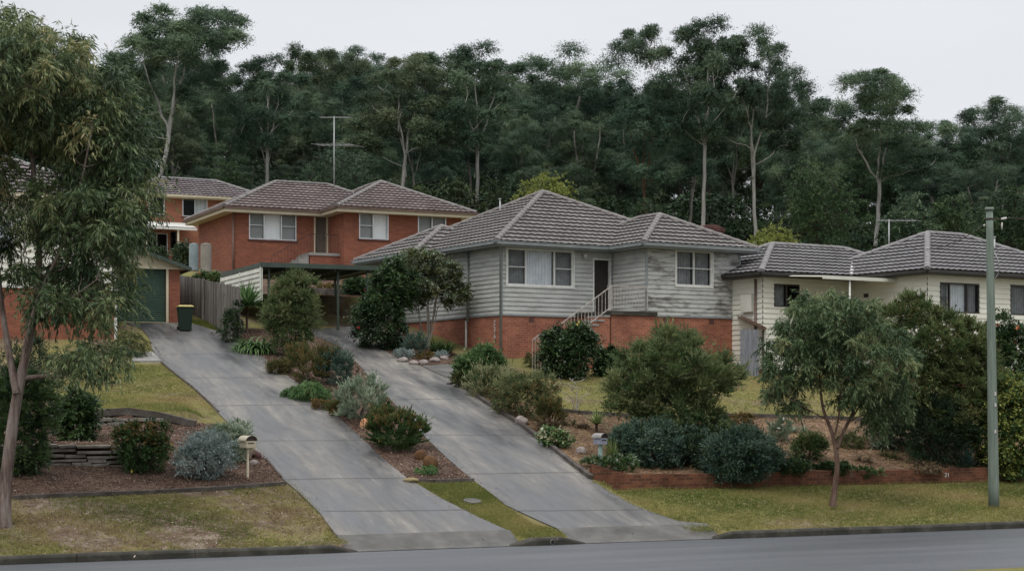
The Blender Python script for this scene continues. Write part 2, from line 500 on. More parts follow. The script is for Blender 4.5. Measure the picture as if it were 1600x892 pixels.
def grassground():
    m, n, b = newmat('lawn_ground')
    z1 = noise_node(n, .28, 5, .6)
    z2 = noise_node(n, 1.6, 6, .7)
    z3 = noise_node(n, 26, 5, .75)
    r1 = ramp_node(n, [(.3, .12, .145, .04), (.5, .205, .19, .062), (.7, .28, .21, .10)])
    n.links.new(z1.outputs[0], r1.inputs[0])
    r2 = ramp_node(n, [(.35, .13, .09, .055), (.52, .19, .17, .07), (.7, .15, .16, .05)])
    n.links.new(z2.outputs[0], r2.inputs[0])
    c = mixc(n, .5, r1.outputs[0], r2.outputs[0])
    z4 = noise_node(n, .55, 6, .68)
    t4 = n.nodes.new('ShaderNodeTexCoord'); s4 = n.nodes.new('ShaderNodeSeparateXYZ')
    n.links.new(t4.outputs['Object'], s4.inputs[0])
    m4 = n.nodes.new('ShaderNodeMapRange')          # the left verge is worn to bare soil
    m4.inputs[1].default_value = -1.; m4.inputs[2].default_value = -6.
    m4.inputs[3].default_value = 0.; m4.inputs[4].default_value = .13
    n.links.new(s4.outputs[0], m4.inputs[0])
    m5 = n.nodes.new('ShaderNodeMapRange')
    m5.inputs[1].default_value = 41.; m5.inputs[2].default_value = 44.
    m5.inputs[3].default_value = 1.; m5.inputs[4].default_value = .25
    n.links.new(s4.outputs[1], m5.inputs[0])
    mu = n.nodes.new('ShaderNodeMath'); mu.operation = 'MULTIPLY'
    n.links.new(m4.outputs[0], mu.inputs[0]); n.links.new(m5.outputs[0], mu.inputs[1])
    ad = n.nodes.new('ShaderNodeMath'); ad.operation = 'ADD'
    n.links.new(z4.outputs[0], ad.inputs[0]); n.links.new(mu.outputs[0], ad.inputs[1])
    r5 = ramp_node(n, [(.51, 0, 0, 0), (.66, 1, 1, 1)])
    n.links.new(ad.outputs[0], r5.inputs[0])
    r6 = ramp_node(n, [(.35, .10, .065, .045), (.5, .16, .115, .085), (.62, .27, .215, .17)])
    n.links.new(z2.outputs[0], r6.inputs[0])
    c = mixc(n, r5.outputs[0], c, r6.outputs[0])
    r3 = ramp_node(n, [(.3, .45, .45, .45), (.7, 1.3, 1.3, 1.3)])
    n.links.new(z3.outputs[0], r3.inputs[0])
    c = mixc(n, .75, c, r3.outputs[0], 'MULTIPLY')
    n.links.new(c, b.inputs['Base Color'])
    b.inputs['Roughness'].default_value = .95
    b.inputs['Specular IOR Level'].default_value = .1
    add_bump(n, b, z3.outputs[0], .6, .04)
    return m
MAT['lawn'] = grassground()
MAT['forest_floor'] = mottled('forest_floor', [(.3, .012, .014, .009), (.6, .028, .028, .018), (.8, .05, .042, .028)], .4, .95, .6, 3)
MAT['mulch'] = mottled('mulch', [(.3, .04, .024, .016), (.5, .08, .048, .034), (.7, .14, .095, .07)], 1.2, .95, 1.0, 22, cols2=[(.3, .15, .15, .15), (.7, .85, .8, .75)], scale2=28, f2=.8)
MAT['asphalt'] = mottled('asphalt', [(.3, .050, .056, .065), (.5, .069, .075, .085), (.7, .094, .10, .11)], .35, .40, .5, 60, (.35, 3, 1), rot=R(-21.8), cols2=[(.35, .35, .35, .35), (.65, .62, .62, .62)], scale2=45, f2=.45, spec=.5)

def drivemat():
    m, n, b = newmat('driveway_concrete')
    ang = R(-21.8)
    z1 = noise_node(n, .62, 6, .62, (1.6, .30, 1), 'Object', ang)
    r1 = ramp_node(n, [(.30, .040, .041, .044), (.42, .068, .068, .070), (.53, .110, .106, .100), (.70, .205, .192, .168)])
    n.links.new(z1.outputs[0], r1.inputs[0])
    z2 = noise_node(n, 2.6, 7, .72, (1.8, .16, 1), 'Object', ang)
    r2 = ramp_node(n, [(.34, .62, .62, .64), (.5, .97, .97, .97), (.60, 1.2, 1.18, 1.14), (.72, 1.9, 1.84, 1.7)])
    n.links.new(z2.outputs[0], r2.inputs[0])
    c = mixc(n, .75, r1.outputs[0], r2.outputs[0], 'MULTIPLY')
    z3 = noise_node(n, 30, 4, .7)
    r3 = ramp_node(n, [(.3, .8, .8, .8), (.7, 1.15, 1.15, 1.15)])
    n.links.new(z3.outputs[0], r3.inputs[0])
    c = mixc(n, .6, c, r3.outputs[0], 'MULTIPLY')
    n.links.new(c, b.inputs['Base Color'])
    b.inputs['Specular IOR Level'].default_value = .45
    rr = n.nodes.new('ShaderNodeMapRange')
    rr.inputs[1].default_value = .35; rr.inputs[2].default_value = .65
    rr.inputs[3].default_value = .30; rr.inputs[4].default_value = .68
    n.links.new(z1.outputs[0], rr.inputs[0])
    n.links.new(rr.outputs[0], b.inputs['Roughness'])
    add_bump(n, b, z2.outputs[0], .25, .02)
    return m
MAT['drive'] = drivemat()
MAT['joint'] = mottled('joint', [(0, .05, .05, .052), (1, .09, .09, .09)], 4, .9, 0)

# base terrain sheet
S = np.unique(np.round(np.concatenate([np.arange(-220, -24, 7), np.arange(-24, 30, .5), np.arange(30, 320, 7), [4.2, 4.35, 4.65, 4.8, *[s_+e_ for s_ in [37.5*.9285/(.9285-.3714*(u_-800)/F)*((u_-800)/F*.9285+.3714)-37.5*.3714 for u_ in (538, 812, 888, 1124)] for e_ in (-.02, .02)], -6.4, -6.2, -5.8, -5.6, -4.8, -4.5]]), 3))
D = np.unique(np.round(np.concatenate([np.arange(-80, -9, 6), [-8.9, -8.6, -8.4, -4, -.4, -.05, 0.0, .1], np.arange(.5, 40, .45), [4.95, 5.05, 7.3, 7.4, 11.9, 12.0, 33.2, 33.3], np.arange(40, 60, 2), np.arange(60, 420, 6)]), 3))
SS, DD = np.meshgrid(S, D)
XX, YY = xy(SS, DD)
ZZ = hz(XX, YY)
ZZ = np.where((DD < -.02) & (DD > -8.5), -.12, ZZ)
def s_k(u): 
    k_ = (u-800)/F; Y_ = 37.5*.9285/(.9285-.3714*k_); return sd(k_*Y_, Y_)[0]
CUT = ((SS > s_k(538)) & (SS < s_k(812))) | ((SS > s_k(888)) & (SS < s_k(1124)))
ZZ = np.where(CUT & (DD >= -.02) & (DD < 1.0), ZZ-.14, ZZ)
ns, nd = len(S), len(D)
V = np.stack([XX.ravel(), YY.ravel(), ZZ.ravel()], 1)
i, j = np.meshgrid(np.arange(ns-1), np.arange(nd-1))
i, j = i.ravel(), j.ravel()
Fq = np.stack([j*ns+i, j*ns+i+1, (j+1)*ns+i+1, (j+1)*ns+i], 1)
fm = (D[j] > 66).astype(int)
tag(mesh_np('ground', V, Fq, [MAT['lawn'], MAT['forest_floor']], smooth=True, fmat=fm), 'sloping lawn and hillside carrying the houses and forest', kind='structure')

def densify(P, step):
    out_ = []
    for a, b in zip(P, P[1:]+P[:1]):
        n_ = max(1, int(math.dist(a, b)/step))
        out_ += [(a[0]+(b[0]-a[0])*t/n_, a[1]+(b[1]-a[1])*t/n_) for t in range(n_)]
    return out_
def inpoly(P, x, y):
    x = np.asarray(x); y = np.asarray(y)
    c = np.zeros(x.shape, bool)
    n_ = len(P)
    for i_ in range(n_):
        x1, y1 = P[i_]; x2, y2 = P[(i_+1) % n_]
        if y1 == y2: continue
        cc = ((y1 > y) != (y2 > y)) & (x < (x2-x1)*(y-y1)/(y2-y1)+x1)
        c ^= cc
    return c
def px_poly(pts):
    o_ = []
    for p in pts:
        if len(p) == 3: o_.append(xy(p[0], p[1]))         # (s, d, 'sd')
        else:
            g = ground_at(*p)
            o_.append((g[0], g[1]))
    return o_
def smooth_poly(P, it=1):
    return P
def drape(name, P, mat, off=.02, step=.5, skirt=.12, label=None, parent=None, kind='structure', cat=None):
    B = densify(P, step*.6)
    xs = [p[0] for p in B]; ys = [p[1] for p in B]
    gx, gy = np.meshgrid(np.arange(min(xs), max(xs), step), np.arange(min(ys), max(ys), step))
    gx, gy = gx.ravel()+.013, gy.ravel()+.017
    k = inpoly(P, gx, gy)
    pts = [Vector(p) for p in B] + [Vector((a, b)) for a, b in zip(gx[k], gy[k])]
    n_ = len(B)
    r = delaunay_2d_cdt(pts, [(q, (q+1) % n_) for q in range(n_)], [list(range(n_))], 1, 1e-5)
    vv, ff = r[0], r[2]
    z = hz([p.x for p in vv], [p.y for p in vv]) + off
    mb = MB()
    mb.v = [(p.x, p.y, float(q)) for p, q in zip(vv, z)]
    for f in ff:
        f = list(f)
        a, b, c = (vv[q] for q in f[:3])
        if (b-a).x*(c-a).y-(b-a).y*(c-a).x < 0: f = f[::-1]
        mb.f.append(f); mb.m.append(0); mb.sm.append(True); mb.uv.append([(0, 0)]*len(f))
    if skirt:
        cnt = {}
        for f in mb.f:
            for a, b in zip(f, f[1:]+f[:1]):
                cnt[(a, b)] = 1
        for (a, b) in list(cnt):
            if (b, a) not in cnt:
                A, Bv = mb.v[a], mb.v[b]
                mb.face([(A[0], A[1], A[2]-skirt), (Bv[0], Bv[1], Bv[2]-skirt), Bv, A])
    o = mb.build(name, mat, parent)
    if kind: tag(o, label, cat, kind=kind)
    return o

# driveways (traced outlines, dropped onto the slope)
D1L = [(500,803),(470,773),(440,748),(400,705),(368,672),(340,645),(300,605),(250,565),(237,545),(234,530),(222,515),(196,505)]
D1R = [(283,505),(305,508),(345,520),(370,530),(400,550),(440,580),(480,610),(520,645),(560,680),(600,718),(640,750),(690,780),(745,808)]
D2L = [(832,818),(790,790),(740,752),(700,718),(660,680),(630,645),(595,610),(560,570),(535,545),(508,532),(480,522),(440,515)]
D2R = [(572,509),(574,520),(585,536),(600,548),(625,562),(655,572),(700,590),(750,625),(800,655),(850,690),(890,725),(925,752),(990,790),(1060,815)]
A1 = (s_at(538), s_at(812)); A2 = (s_at(888), s_at(1124))
d1 = [(A1[0], .6, 0)] + D1L + D1R + [(A1[1]-.05, .6, 0)]
d2 = [(A2[0], .6, 0)] + D2L[1:] + D2R + [(A2[1], .6, 0)]
P1, P2 = px_poly(d1), px_poly(d2)
drive1 = drape('driveway', P1, MAT['drive'], .03, .45, label='left concrete driveway climbing to the green garage door')
drive2 = drape('driveway', P2, MAT['drive'], .03, .45, label='right concrete driveway climbing to the dark carport')
def strip(mb, pts, wdt, off):
    pts = [Vector((p[0], p[1])) for p in pts]
    out_ = []
    for a, b in zip(pts, pts[1:]):
        n_ = max(1, int((b-a).length/.35))
        for q in range(n_): out_.append(a+(b-a)*q/n_)
    out_.append(pts[-1])
    d_ = (pts[-1]-pts[0]).normalized()
    pr = Vector((-d_.y, d_.x))*wdt/2
    L_ = [(p-pr) for p in out_]; R_ = [(p+pr) for p in out_]
    for q in range(len(out_)-1):
        mb.face([(t.x, t.y, h1(t.x, t.y)+off) for t in (L_[q], L_[q+1], R_[q+1], R_[q])], 0, None, True)
mb = MB()
for a, b in (((508,800),(742,798)),((443,751),(640,749)),((386,690),(571,689)),((330,636),(508,634)),((284,592),(456,590)),((246,556),(404,554)),((234,530),(368,530))):
    strip(mb, px_poly([a, b]), .022, .042)
mb.build('joint', MAT['joint'], drive1)
mb = MB()
for a, b in (((802,800),(1006,798)),((728,742),(918,740)),((660,681),(842,680)),((610,626),(758,626)),((568,580),(676,578)),((536,547),(596,547))):
    strip(mb, px_poly([a, b]), .022, .042)
mb.build('joint', MAT['joint'], drive2)

# road with a gentle crown, kerb pieces, laybacks
mb = MB()
sv = np.arange(-120, 180, 4.)
for a, b in zip(sv, sv[1:]):
    dl = [-.15, -.9, -2.5, -4.2, -6, -8.4]
    zl = [0, .03, .065, .08, .05, 0]
    for q in range(5):
        mb.face([(*xy(a, dl[q+1]), zl[q+1]), (*xy(b, dl[q+1]), zl[q+1]), (*xy(b, dl[q]), zl[q]), (*xy(a, dl[q]), zl[q])], 0, None, True)
tag(mb.build('road', MAT['asphalt']), 'grey asphalt street along the front kerb', kind='structure')

def kerb_run(s0, s1, taper0, taper1, label, joints=True):
    mb = MB()
    st = [s0]
    if taper0: st.append(s0+.55)
    x_ = st[-1]
    end = s1-.55 if taper1 else s1
    while x_ < end-2.4:
        x_ += 2.4; st += [x_, x_+.015, x_+.03]
    st.append(end)
    if taper1: st.append(s1)
    rows = []
    for q, s_ in enumerate(st):
        hgt = .165
        if taper0 and q == 0: hgt = .03
        if taper1 and q == len(st)-1: hgt = .03
        dip = 0
        if joints and q and q < len(st)-1 and abs(st[q]-st[q-1]-.015) < 1e-6 and abs(st[q+1]-st[q]-.015) < 1e-6: dip = .02
        wob = .006*math.sin(s_*1.7)
        prof = [(-.2+dip, -.1), (-.2+dip, hgt-.05-dip+wob), (-.17+dip, hgt-.012-dip+wob), (-.14+dip, hgt-dip+wob), (.02, hgt+.004-dip+wob), (.03, -.1)]
        rows.append([(*xy(s_, d_), z_) for d_, z_ in prof])
    for a, b in zip(rows, rows[1:]):
        for q in range(5):
            mb.face([a[q], b[q], b[q+1], a[q+1]], 0)
    mb.face(rows[0][::-1]); mb.face(rows[-1])
    return tag(mb.build('kerb', MAT['kerb']), label, kind='structure')
kerb_run(-60, A1[0]+.25, False, True, 'mossy concrete kerb left of the first driveway')
kmid = kerb_run(A1[1]-.3, A2[0]+.35, True, True, 'short kerb with stormwater outlet between the driveways', False)
kerb_run(A2[1]-.25, 90, True, False, 'mossy concrete kerb below the right hand verge')
mb = MB()
for (a, b) in (A1, A2):
    sv = np.linspace(a, b, 12)
    for p, q in zip(sv, sv[1:]):
        rr = [(-.17, .012), (-.02, .05), (.62, None)]
        for t in range(2):
            def pt_(s_, r_): 
                x_, y_ = xy(s_, r_[0])
                return (x_, y_, r_[1] if r_[1] is not None else h1(x_, y_)+.034)
            mb.face([pt_(p, rr[t]), pt_(q, rr[t]), pt_(q, rr[t+1]), pt_(p, rr[t+1])])
MAT['apron'] = mottled('apron', [(.25, .062, .06, .054), (.5, .10, .097, .09), (.75, .155, .15, .138)], 1.6, .75, .3, 25)
tag(mb.build('driveway_crossover', MAT['apron']), 'sloping concrete laybacks joining driveways to the road', kind='structure')
# stormwater pipe in the short kerb
so_ = s_at(858)
mb = MB()
ce = Vector((*xy(so_, -.215), .075)); dd_ = Vector((*xy(so_, .2), .085))
mb.tube([ce, dd_], .058, 16, 0)
mb.tube([ce + (ce-dd_).normalized()*.004, ce], .05, 16, 1)
tag(mb.build('stormwater_pipe', [MAT['concrete'], MAT['void']]), 'dark round stormwater pipe outlet in the kerb between driveways', 'pipe')

# garden beds
BED_M = px_poly([(640,752),(600,719),(560,681),(520,646),(480,611),(440,581),(400,551),(370,531),(352,521),(395,514),(450,517),(480,523),(508,533),(534,546),(559,571),(594,611),(629,646),(659,681),(699,719),(738,750)])
BED_L = px_poly([(-40,782),(20,778),(230,771),(445,757),(415,716),(395,700),(362,668),(330,663),(280,657),(150,645),(60,640),(-40,640)])
gl = [(925,749),(890,724),(850,689),(800,654),(750,624),(712,600),(735,596),(760,606),(800,625),(870,640),(960,648),(1150,650),(1300,655),(1430,662),(1600,668),(1700,672)]
BED_R = px_poly(gl) + [xy(s_, 5.2) for s_ in np.linspace(24, s_at(936, 5.2), 12)]
BED_H = px_poly([(578,512),(576,522),(588,537),(602,549),(627,563),(657,573),(688,580),(712,574),(720,556),(700,548),(650,528),(610,508)])
drape('median_garden_bed', BED_M, MAT['mulch'], .03, .4, label='bark mulch bed between the two driveways')
drape('left_garden_bed', BED_L, MAT['mulch'], .025, .3, label='bark mulch bed above the left verge')
MAT['straw'] = mottled('straw_mulch', [(.3, .055, .033, .021), (.5, .14, .088, .055), (.7, .29, .20, .125)], 1.0, .95, 1.0, 16, cols2=[(.3, .15, .15, .15), (.7, .85, .8, .75)], scale2=22, f2=.8)
drape('right_garden_bed', BED_R, MAT['straw'], .025, .4, label='straw and leaf litter bank above the brick wall')
drape('rockery_garden_bed', BED_H, MAT['mulch'], .025, .3, label='planted bed beside the grey house and driveway')
drape('terrace_garden_bed', [(-13.5, 72.3), (-3.2, 73), (-2.5, 86), (-15, 84.5)], MAT['mulch'], .06, .6, label='shaded garden terraces between carport and red house')
# path slab at the side of driveway 2, and slab by driveway 1
drape('path', px_poly([(660,574),(700,571),(716,579),(704,592),(690,588)]), MAT['apron'], .06, .3, label='concrete path slab leading to the grey house')
drape('path', px_poly([(205,566),(252,566),(238,552),(212,553)]), MAT['concrete'], .07, .3, label='small concrete slab beside the left driveway')

# ------------------------------------------------------------------ house helpers
class Fr:
    """local frame of a building: x along its front, y going back"""
    def __init__(s, u, Y, v_or_z, tan, name, label, cat, isz=False):
        s.th = math.atan(tan); s.c, s.s = math.cos(s.th), math.sin(s.th)
        s.ox, s.oy = (u-800)/F*Y, Y
        s.oz = v_or_z if isz else HC+(VH-v_or_z)/F*Y
        s.root = empty(name, (s.ox, s.oy, s.oz), s.th, label, cat)
    def W(s, x, y): return s.ox + x*s.c - y*s.s, s.oy + x*s.s + y*s.c
    def X(s, u, c=0.):
        k = (u-800)/F
        return (k*(s.oy + s.c*c) - s.ox + s.s*c)/(s.c - s.s*k)
    def Y(s, u, x=0.):
        k = (u-800)/F
        return (s.ox + x*s.c - k*(s.oy + x*s.s))/(k*s.c + s.s)
    def Z(s, v, x, y):
        return HC + (VH-v)/F*s.W(x, y)[1] - s.oz

class Wl:
    def __init__(s, P0, P1):
        s.P0 = Vector((*P0, 0)); d = Vector((*P1, 0)) - s.P0
        s.L = d.length; s.d = d/s.L; s.n = Vector((s.d.y, -s.d.x, 0))
    def p(s, a, z, off=0.): return s.P0 + s.d*a + Vector((0, 0, z)) + s.n*off

def wall(mb, wl, z0, z1, ops=(), kind='brick', mat=0, expo=.17, rev=.1, revmat=None):
    L = wl.L
    if kind == 'brick':
        xs = sorted({0, L} | {o[0] for o in ops} | {o[1] for o in ops})
        zs = sorted({z0, z1} | {o[2] for o in ops} | {o[3] for o in ops})
        for a, b in zip(xs, xs[1:]):
            for c, d in zip(zs, zs[1:]):
                if any(o[0] <= a+1e-6 and b <= o[1]+1e-6 and o[2] <= c+1e-6 and d <= o[3]+1e-6 for o in ops): continue
                u0 = wl.P0.x+wl.P0.y
                mb.face([wl.p(a, c), wl.p(b, c), wl.p(b, d), wl.p(a, d)], mat, [(a+u0, c), (b+u0, c), (b+u0, d), (a+u0, d)])
    else:
        n = max(1, round((z1-z0)/expo)); e = (z1-z0)/n
        cuts = sorted({round(z0+e*q, 5) for q in range(n+1)} | {round(t, 5) for o in ops for t in o[2:4] if z0 < t < z1})
        for c, d in zip(cuts, cuts[1:]):
            if d-c < 1e-4: continue
            k = math.floor((c+d)/2/e - z0/e); b0 = z0+k*e
            f0 = .032*(1-(c-b0)/e); f1 = .032*(1-(d-b0)/e)
            blk = sorted([(o[0], o[1]) for o in ops if o[2] <= (c+d)/2 <= o[3]])
            x = 0; seg = []
            for q in blk:
                if q[0] > x: seg.append((x, q[0]))
                x = max(x, q[1])
            if x < L: seg.append((x, L))
            for a, b in seg:
                mb.face([wl.p(a, c, f0), wl.p(b, c, f0), wl.p(b, d, f1), wl.p(a, d, f1)], mat)
                if abs(c-b0) < 1e-4:
                    mb.face([wl.p(a, c, 0), wl.p(b, c, 0), wl.p(b, c, f0), wl.p(a, c, f0)], mat)
    rm = mat if revmat is None else revmat
    for o in ops:
        q = [wl.p(o[0], o[2]), wl.p(o[1], o[2]), wl.p(o[1], o[3]), wl.p(o[0], o[3])]
        for A, B in zip(q, q[1:]+q[:1]):
            mb.face([A, B, B-wl.n*rev, A-wl.n*rev], rm, [(0, 0), (.2, 0), (.2, .1), (0, .1)])

def wbox(mb, wl, a0, a1, z0, z1, o0, o1, mat=0):
    mb.box((a0, o0, z0), (a1, o1, z1), mat, lambda p: wl.p(p[0], p[2], p[1]))

def curtain_mesh(mb, wl, a0, a1, z0, z1, off, mat=0, wave=.025, per=.13):
    n = max(4, int((a1-a0)/per*4))
    for q in range(n):
        t0, t1 = a0+(a1-a0)*q/n, a0+(a1-a0)*(q+1)/n
        f = lambda t: off + wave*math.sin(t/per*6.283+a0*3)
        mb.face([wl.p(t0, z0, f(t0)), wl.p(t1, z0, f(t1)), wl.p(t1, z1, f(t1)), wl.p(t0, z1, f(t0))], mat, None, True)

def window(parent, wl, a0, a1, z0, z1, lights, fmat, glass, kinds, sill=None, rail=(), fw=.055, label=None, archi=0):
    """lights: fractions; kinds: per light curtain/blind/dim/dark; rail: lights with a mid rail"""
    mb = MB()
    for (b0, b1, c0, c1) in ((a0, a1, z0, z0+fw), (a0, a1, z1-fw, z1), (a0, a0+fw, z0+fw, z1-fw), (a1-fw, a1, z0+fw, z1-fw)):
        wbox(mb, wl, b0, b1, c0, c1, -.08, .012)
    if archi:
        for (b0, b1, c0, c1) in ((a0-archi, a1+archi, z0-archi, z0-.002), (a0-archi, a1+archi, z1+.002, z1+archi), (a0-archi, a0-.002, z0, z1), (a1+.002, a1+archi, z0, z1)):
            wbox(mb, wl, b0, b1, c0, c1, .0, .045)
    x = a0; tot = sum(lights); ed = [a0]
    for q, l in enumerate(lights):
        x += (a1-a0)*l/tot; ed.append(x)
        if q < len(lights)-1: wbox(mb, wl, x-fw*.5, x+fw*.5, z0+fw, z1-fw, -.08, .008)
    for q in rail:
        zm = (z0+z1)/2
        wbox(mb, wl, ed[q]+fw*.5, ed[q+1]-fw*.5, zm-.016, zm+.016, -.055, -.012)
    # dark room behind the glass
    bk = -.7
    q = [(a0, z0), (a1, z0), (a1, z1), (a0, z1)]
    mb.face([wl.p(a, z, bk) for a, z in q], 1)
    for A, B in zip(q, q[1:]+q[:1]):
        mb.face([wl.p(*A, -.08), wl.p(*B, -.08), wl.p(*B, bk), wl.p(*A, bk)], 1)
    if sill is not None: wbox(mb, wl, a0-.08, a1+.08, z0-.075, z0-.004, -.08, .06, 2)
    o = mb.build('window', [fmat, MAT['void'], sill or fmat], parent)
    if label: o['label'] = label
    g = MB()
    for q in range(len(lights)):
        g.face([wl.p(ed[q]+fw*.4, z0+fw*.8, -.035), wl.p(ed[q+1]-fw*.4, z0+fw*.8, -.035), wl.p(ed[q+1]-fw*.4, z1-fw*.8, -.035), wl.p(ed[q]+fw*.4, z1-fw*.8, -.035)])
    g.build('pane', glass, o)
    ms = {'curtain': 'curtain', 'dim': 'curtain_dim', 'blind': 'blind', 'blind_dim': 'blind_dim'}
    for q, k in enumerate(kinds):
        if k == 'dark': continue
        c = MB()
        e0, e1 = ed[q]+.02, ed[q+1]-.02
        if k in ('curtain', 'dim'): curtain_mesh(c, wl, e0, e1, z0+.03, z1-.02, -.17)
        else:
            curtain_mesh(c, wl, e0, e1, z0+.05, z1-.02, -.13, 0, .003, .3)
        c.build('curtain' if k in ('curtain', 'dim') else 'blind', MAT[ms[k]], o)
    return o

def caps(mb, P, Q, r=.115, mat=0):
    P, Q = Vector(P), Vector(Q)
    d = (Q-P); L = d.length; d /= L
    n = max(1, int(L/.36))
    a = d.cross(Vector((0, 0, 1))).normalized(); b = a.cross(d).normalized()
    if b.z < 0: b = -b
    for q in range(n):
        p0 = P+d*L*q/n; p1 = P+d*(L*(q+1)/n+.03)
        r0, r1 = r*1.12, r*.92
        pr = []
        for pp, rr in ((p0, r0), (p1, r1)):
            pr.append([pp + a*math.cos(t)*rr*1.05 + b*(math.sin(t)*rr*.8-.01) for t in np.linspace(-.25, math.pi+.25, 7)])
        for t in range(6):
            mb.face([pr[0][t], pr[0][t+1], pr[1][t+1], pr[1][t]], mat, None, True)
        mb.face(pr[0])

def tile_face(mb, A, B, ridge0, ridge1, mat=0, tile=.30, course=.40):
    """A,B eave ends (B is to the right seen from outside); ridge0 above A side, ridge1 above B side (may coincide)"""
    A, B, r0, r1 = (np.array(p, float) for p in (A, B, ridge0, ridge1))
    ea = (B-A)/np.linalg.norm(B-A); L = np.linalg.norm(B-A)
    mid = (r0+r1)/2 - A
    up = mid - ea*mid.dot(ea); H = np.linalg.norm(up); eb = up/H
    nn = np.cross(ea, eb)
    if nn[2] < 0: nn = -nn
    al, ar = (r0-A).dot(ea), (r1-A).dot(ea)
    nc = max(2, round(H/course)); cs = H/nc
    sub = 4
    na = int(L/tile*sub)+2
    aa = np.arange(na)*tile/sub
    wv = np.array([0, .016, .026, .010])[np.arange(na) % sub]
    rows = []
    for q in range(nc):
        jit = rng.normal(0, .001, na)
        for b, off in ((q*cs, .062), ((q+1)*cs, .002)):
            lo, hi = al*b/H, L+(ar-L)*b/H
            ac = np.clip(aa, lo, hi)
            rows.append((ac, b, off+wv+jit))
    base = len(mb.v)
    for ac, b, off in rows:
        P = A + ac[:, None]*ea + b*eb + off[:, None]*nn
        mb.v += [tuple(p) for p in P]
    for q in range(len(rows)-1):
        a0, b0, _ = rows[q]; a1, b1, _ = rows[q+1]
        for t in range(na-1):
            if a0[t+1]-a0[t] < 1e-6 and a1[t+1]-a1[t] < 1e-6: continue
            i0 = base+q*na+t
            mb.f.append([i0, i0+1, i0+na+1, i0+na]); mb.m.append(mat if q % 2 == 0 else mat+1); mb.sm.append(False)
            ta = aa[t]+.01; bb = (rows[q][1] if q % 2 == 0 else rows[q][1]-.001*cs)/cs*course + .01
            if q % 2: bb = rows[q][1]/cs*course+.01
            mb.uv.append([(ta, bb), (ta+.05, bb), (ta+.05, bb+.2), (ta, bb+.2)])

def roof(root, x0, x1, y0, y1, ze, p, tmat, cmat, gmat, fmat, seed=0, soffit=.5, sides='fblr', capr=.115, fh=.17, trimd=.12, ins=.0):
    hw = min(x1-x0, y1-y0)/2
    zr = ze+hw*p
    if x1-x0 >= y1-y0: R0, R1 = (x0+hw, (y0+y1)/2, zr), (x1-hw, (y0+y1)/2, zr)
    else: R0, R1 = ((x0+x1)/2, y0+hw, zr), ((x0+x1)/2, y1-hw, zr)
    a, b, c, d = (x0, y0, ze), (x1, y0, ze), (x1, y1, ze), (x0, y1, ze)
    mb = MB()
    if x1-x0 >= y1-y0:
        fs = {'f': (a, b, R0, R1), 'r': (b, c, R1, R1), 'b': (c, d, R1, R0), 'l': (d, a, R0, R0)}
        hips = [(a, R0), (b, R1), (c, R1), (d, R0), (R0, R1)]
    else:
        fs = {'f': (a, b, R0, R0), 'r': (b, c, R0, R1), 'b': (c, d, R1, R1), 'l': (d, a, R1, R0)}
        hips = [(a, R0), (b, R0), (c, R1), (d, R1), (R0, R1)]
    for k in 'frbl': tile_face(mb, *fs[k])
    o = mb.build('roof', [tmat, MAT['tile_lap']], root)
    cb = MB()
    for P, Q in hips:
        if math.dist(P, Q) > .2:
            P = (P[0], P[1], P[2]+.05); Q = (Q[0], Q[1], Q[2]+.05)
            caps(cb, P, Q, capr)
    cb.build('ridge_cap', cmat, o)
    g = MB()       # gutters with a rolled lip, fascia and soffit
    e = .0
    for (P, Q) in ((a, b), (b, c), (c, d), (d, a)):
        wl = Wl(P[:2], Q[:2])
        wbox(g, wl, -trimd, wl.L+trimd, ze-.10, ze-.005, .01, trimd)
        wbox(g, wl, -trimd-.01, wl.L+trimd+.01, ze-.015, ze+.012, trimd-.02, trimd+.012)
    g.build('gutter', gmat, o)
    f = MB()
    for (P, Q) in ((a, b), (b, c), (c, d), (d, a)):
        wl = Wl(P[:2], Q[:2])
        wbox(f, wl, 0.0, wl.L, ze-fh, ze+.01, -.03, .006)
    f.face([(x0+.02, y0+.02, ze-fh+.01), (x0+.02, y1-.02, ze-fh+.01), (x1-.02, y1-.02, ze-fh+.01), (x1-.02, y0+.02, ze-fh+.01)])
    f.build('fascia', fmat, o)
    return o, zr

def pipe(root, pts, r=.04, mat=None, name='downpipe', n=8):
    mb = MB(); mb.tube(pts, r, n)
    return mb.build(name, mat, root)

# ------------------------------------------------------------------ grey weatherboard house
G = Fr(783, 62, 568, .6, 'weatherboard_house', 'weathered grey weatherboard house on red brick base with porch steps', 'house')
zb, zw, ze = 1.84, 4.36, 4.50
xr = G.X(957, 0); wf = G.Y(1010, xr); xe = G.X(1155, wf)      # return wall, wing front, right end
dep = 9.8
brk, brd, brw = MB(), MB(), MB()
def opn(fr, wl_c, u0, u1, v0, v1, c=0., x_org=0.):
    a, b = fr.X(u0, c), fr.X(u1, c)
    xm = (a+b)/2
    return (a-x_org, b-x_org, fr.Z(v1, xm, c), fr.Z(v0, xm, c))
wlA = Wl((0, 0), (xr, 0)); wlR = Wl((xr, 0), (xr, wf)); wlW = Wl((xr, wf), (xe, wf)); wlE = Wl((xe, wf), (xe, dep)); wlB = Wl((xe, dep), (0, dep)); wlL = Wl((0, dep), (0, 0))
winA = opn(G, wlA, 792, 895, 390, 447)
doorA = (G.X(926, 0), G.X(954, 0), 1.98, 4.10)
winW = opn(G, wlW, 1056, 1112, 392, 447, wf, xr)
ldo = (dep-G.Y(690, 0), dep-G.Y(716, 0))
winL = (dep-6.0, dep-5.05, 2.75, 4.05)
for wl, ops in ((wlA, [winA, doorA]), (wlR, []), (wlW, [winW]), (wlE, []), (wlB, []), (wlL, [winL])):
    wall(brk, wl, -1.4, zb, [], 'brick')
    wall(brw if wl is wlW else brd, wl, zb+.0, zw, ops, 'board', revmat=0)
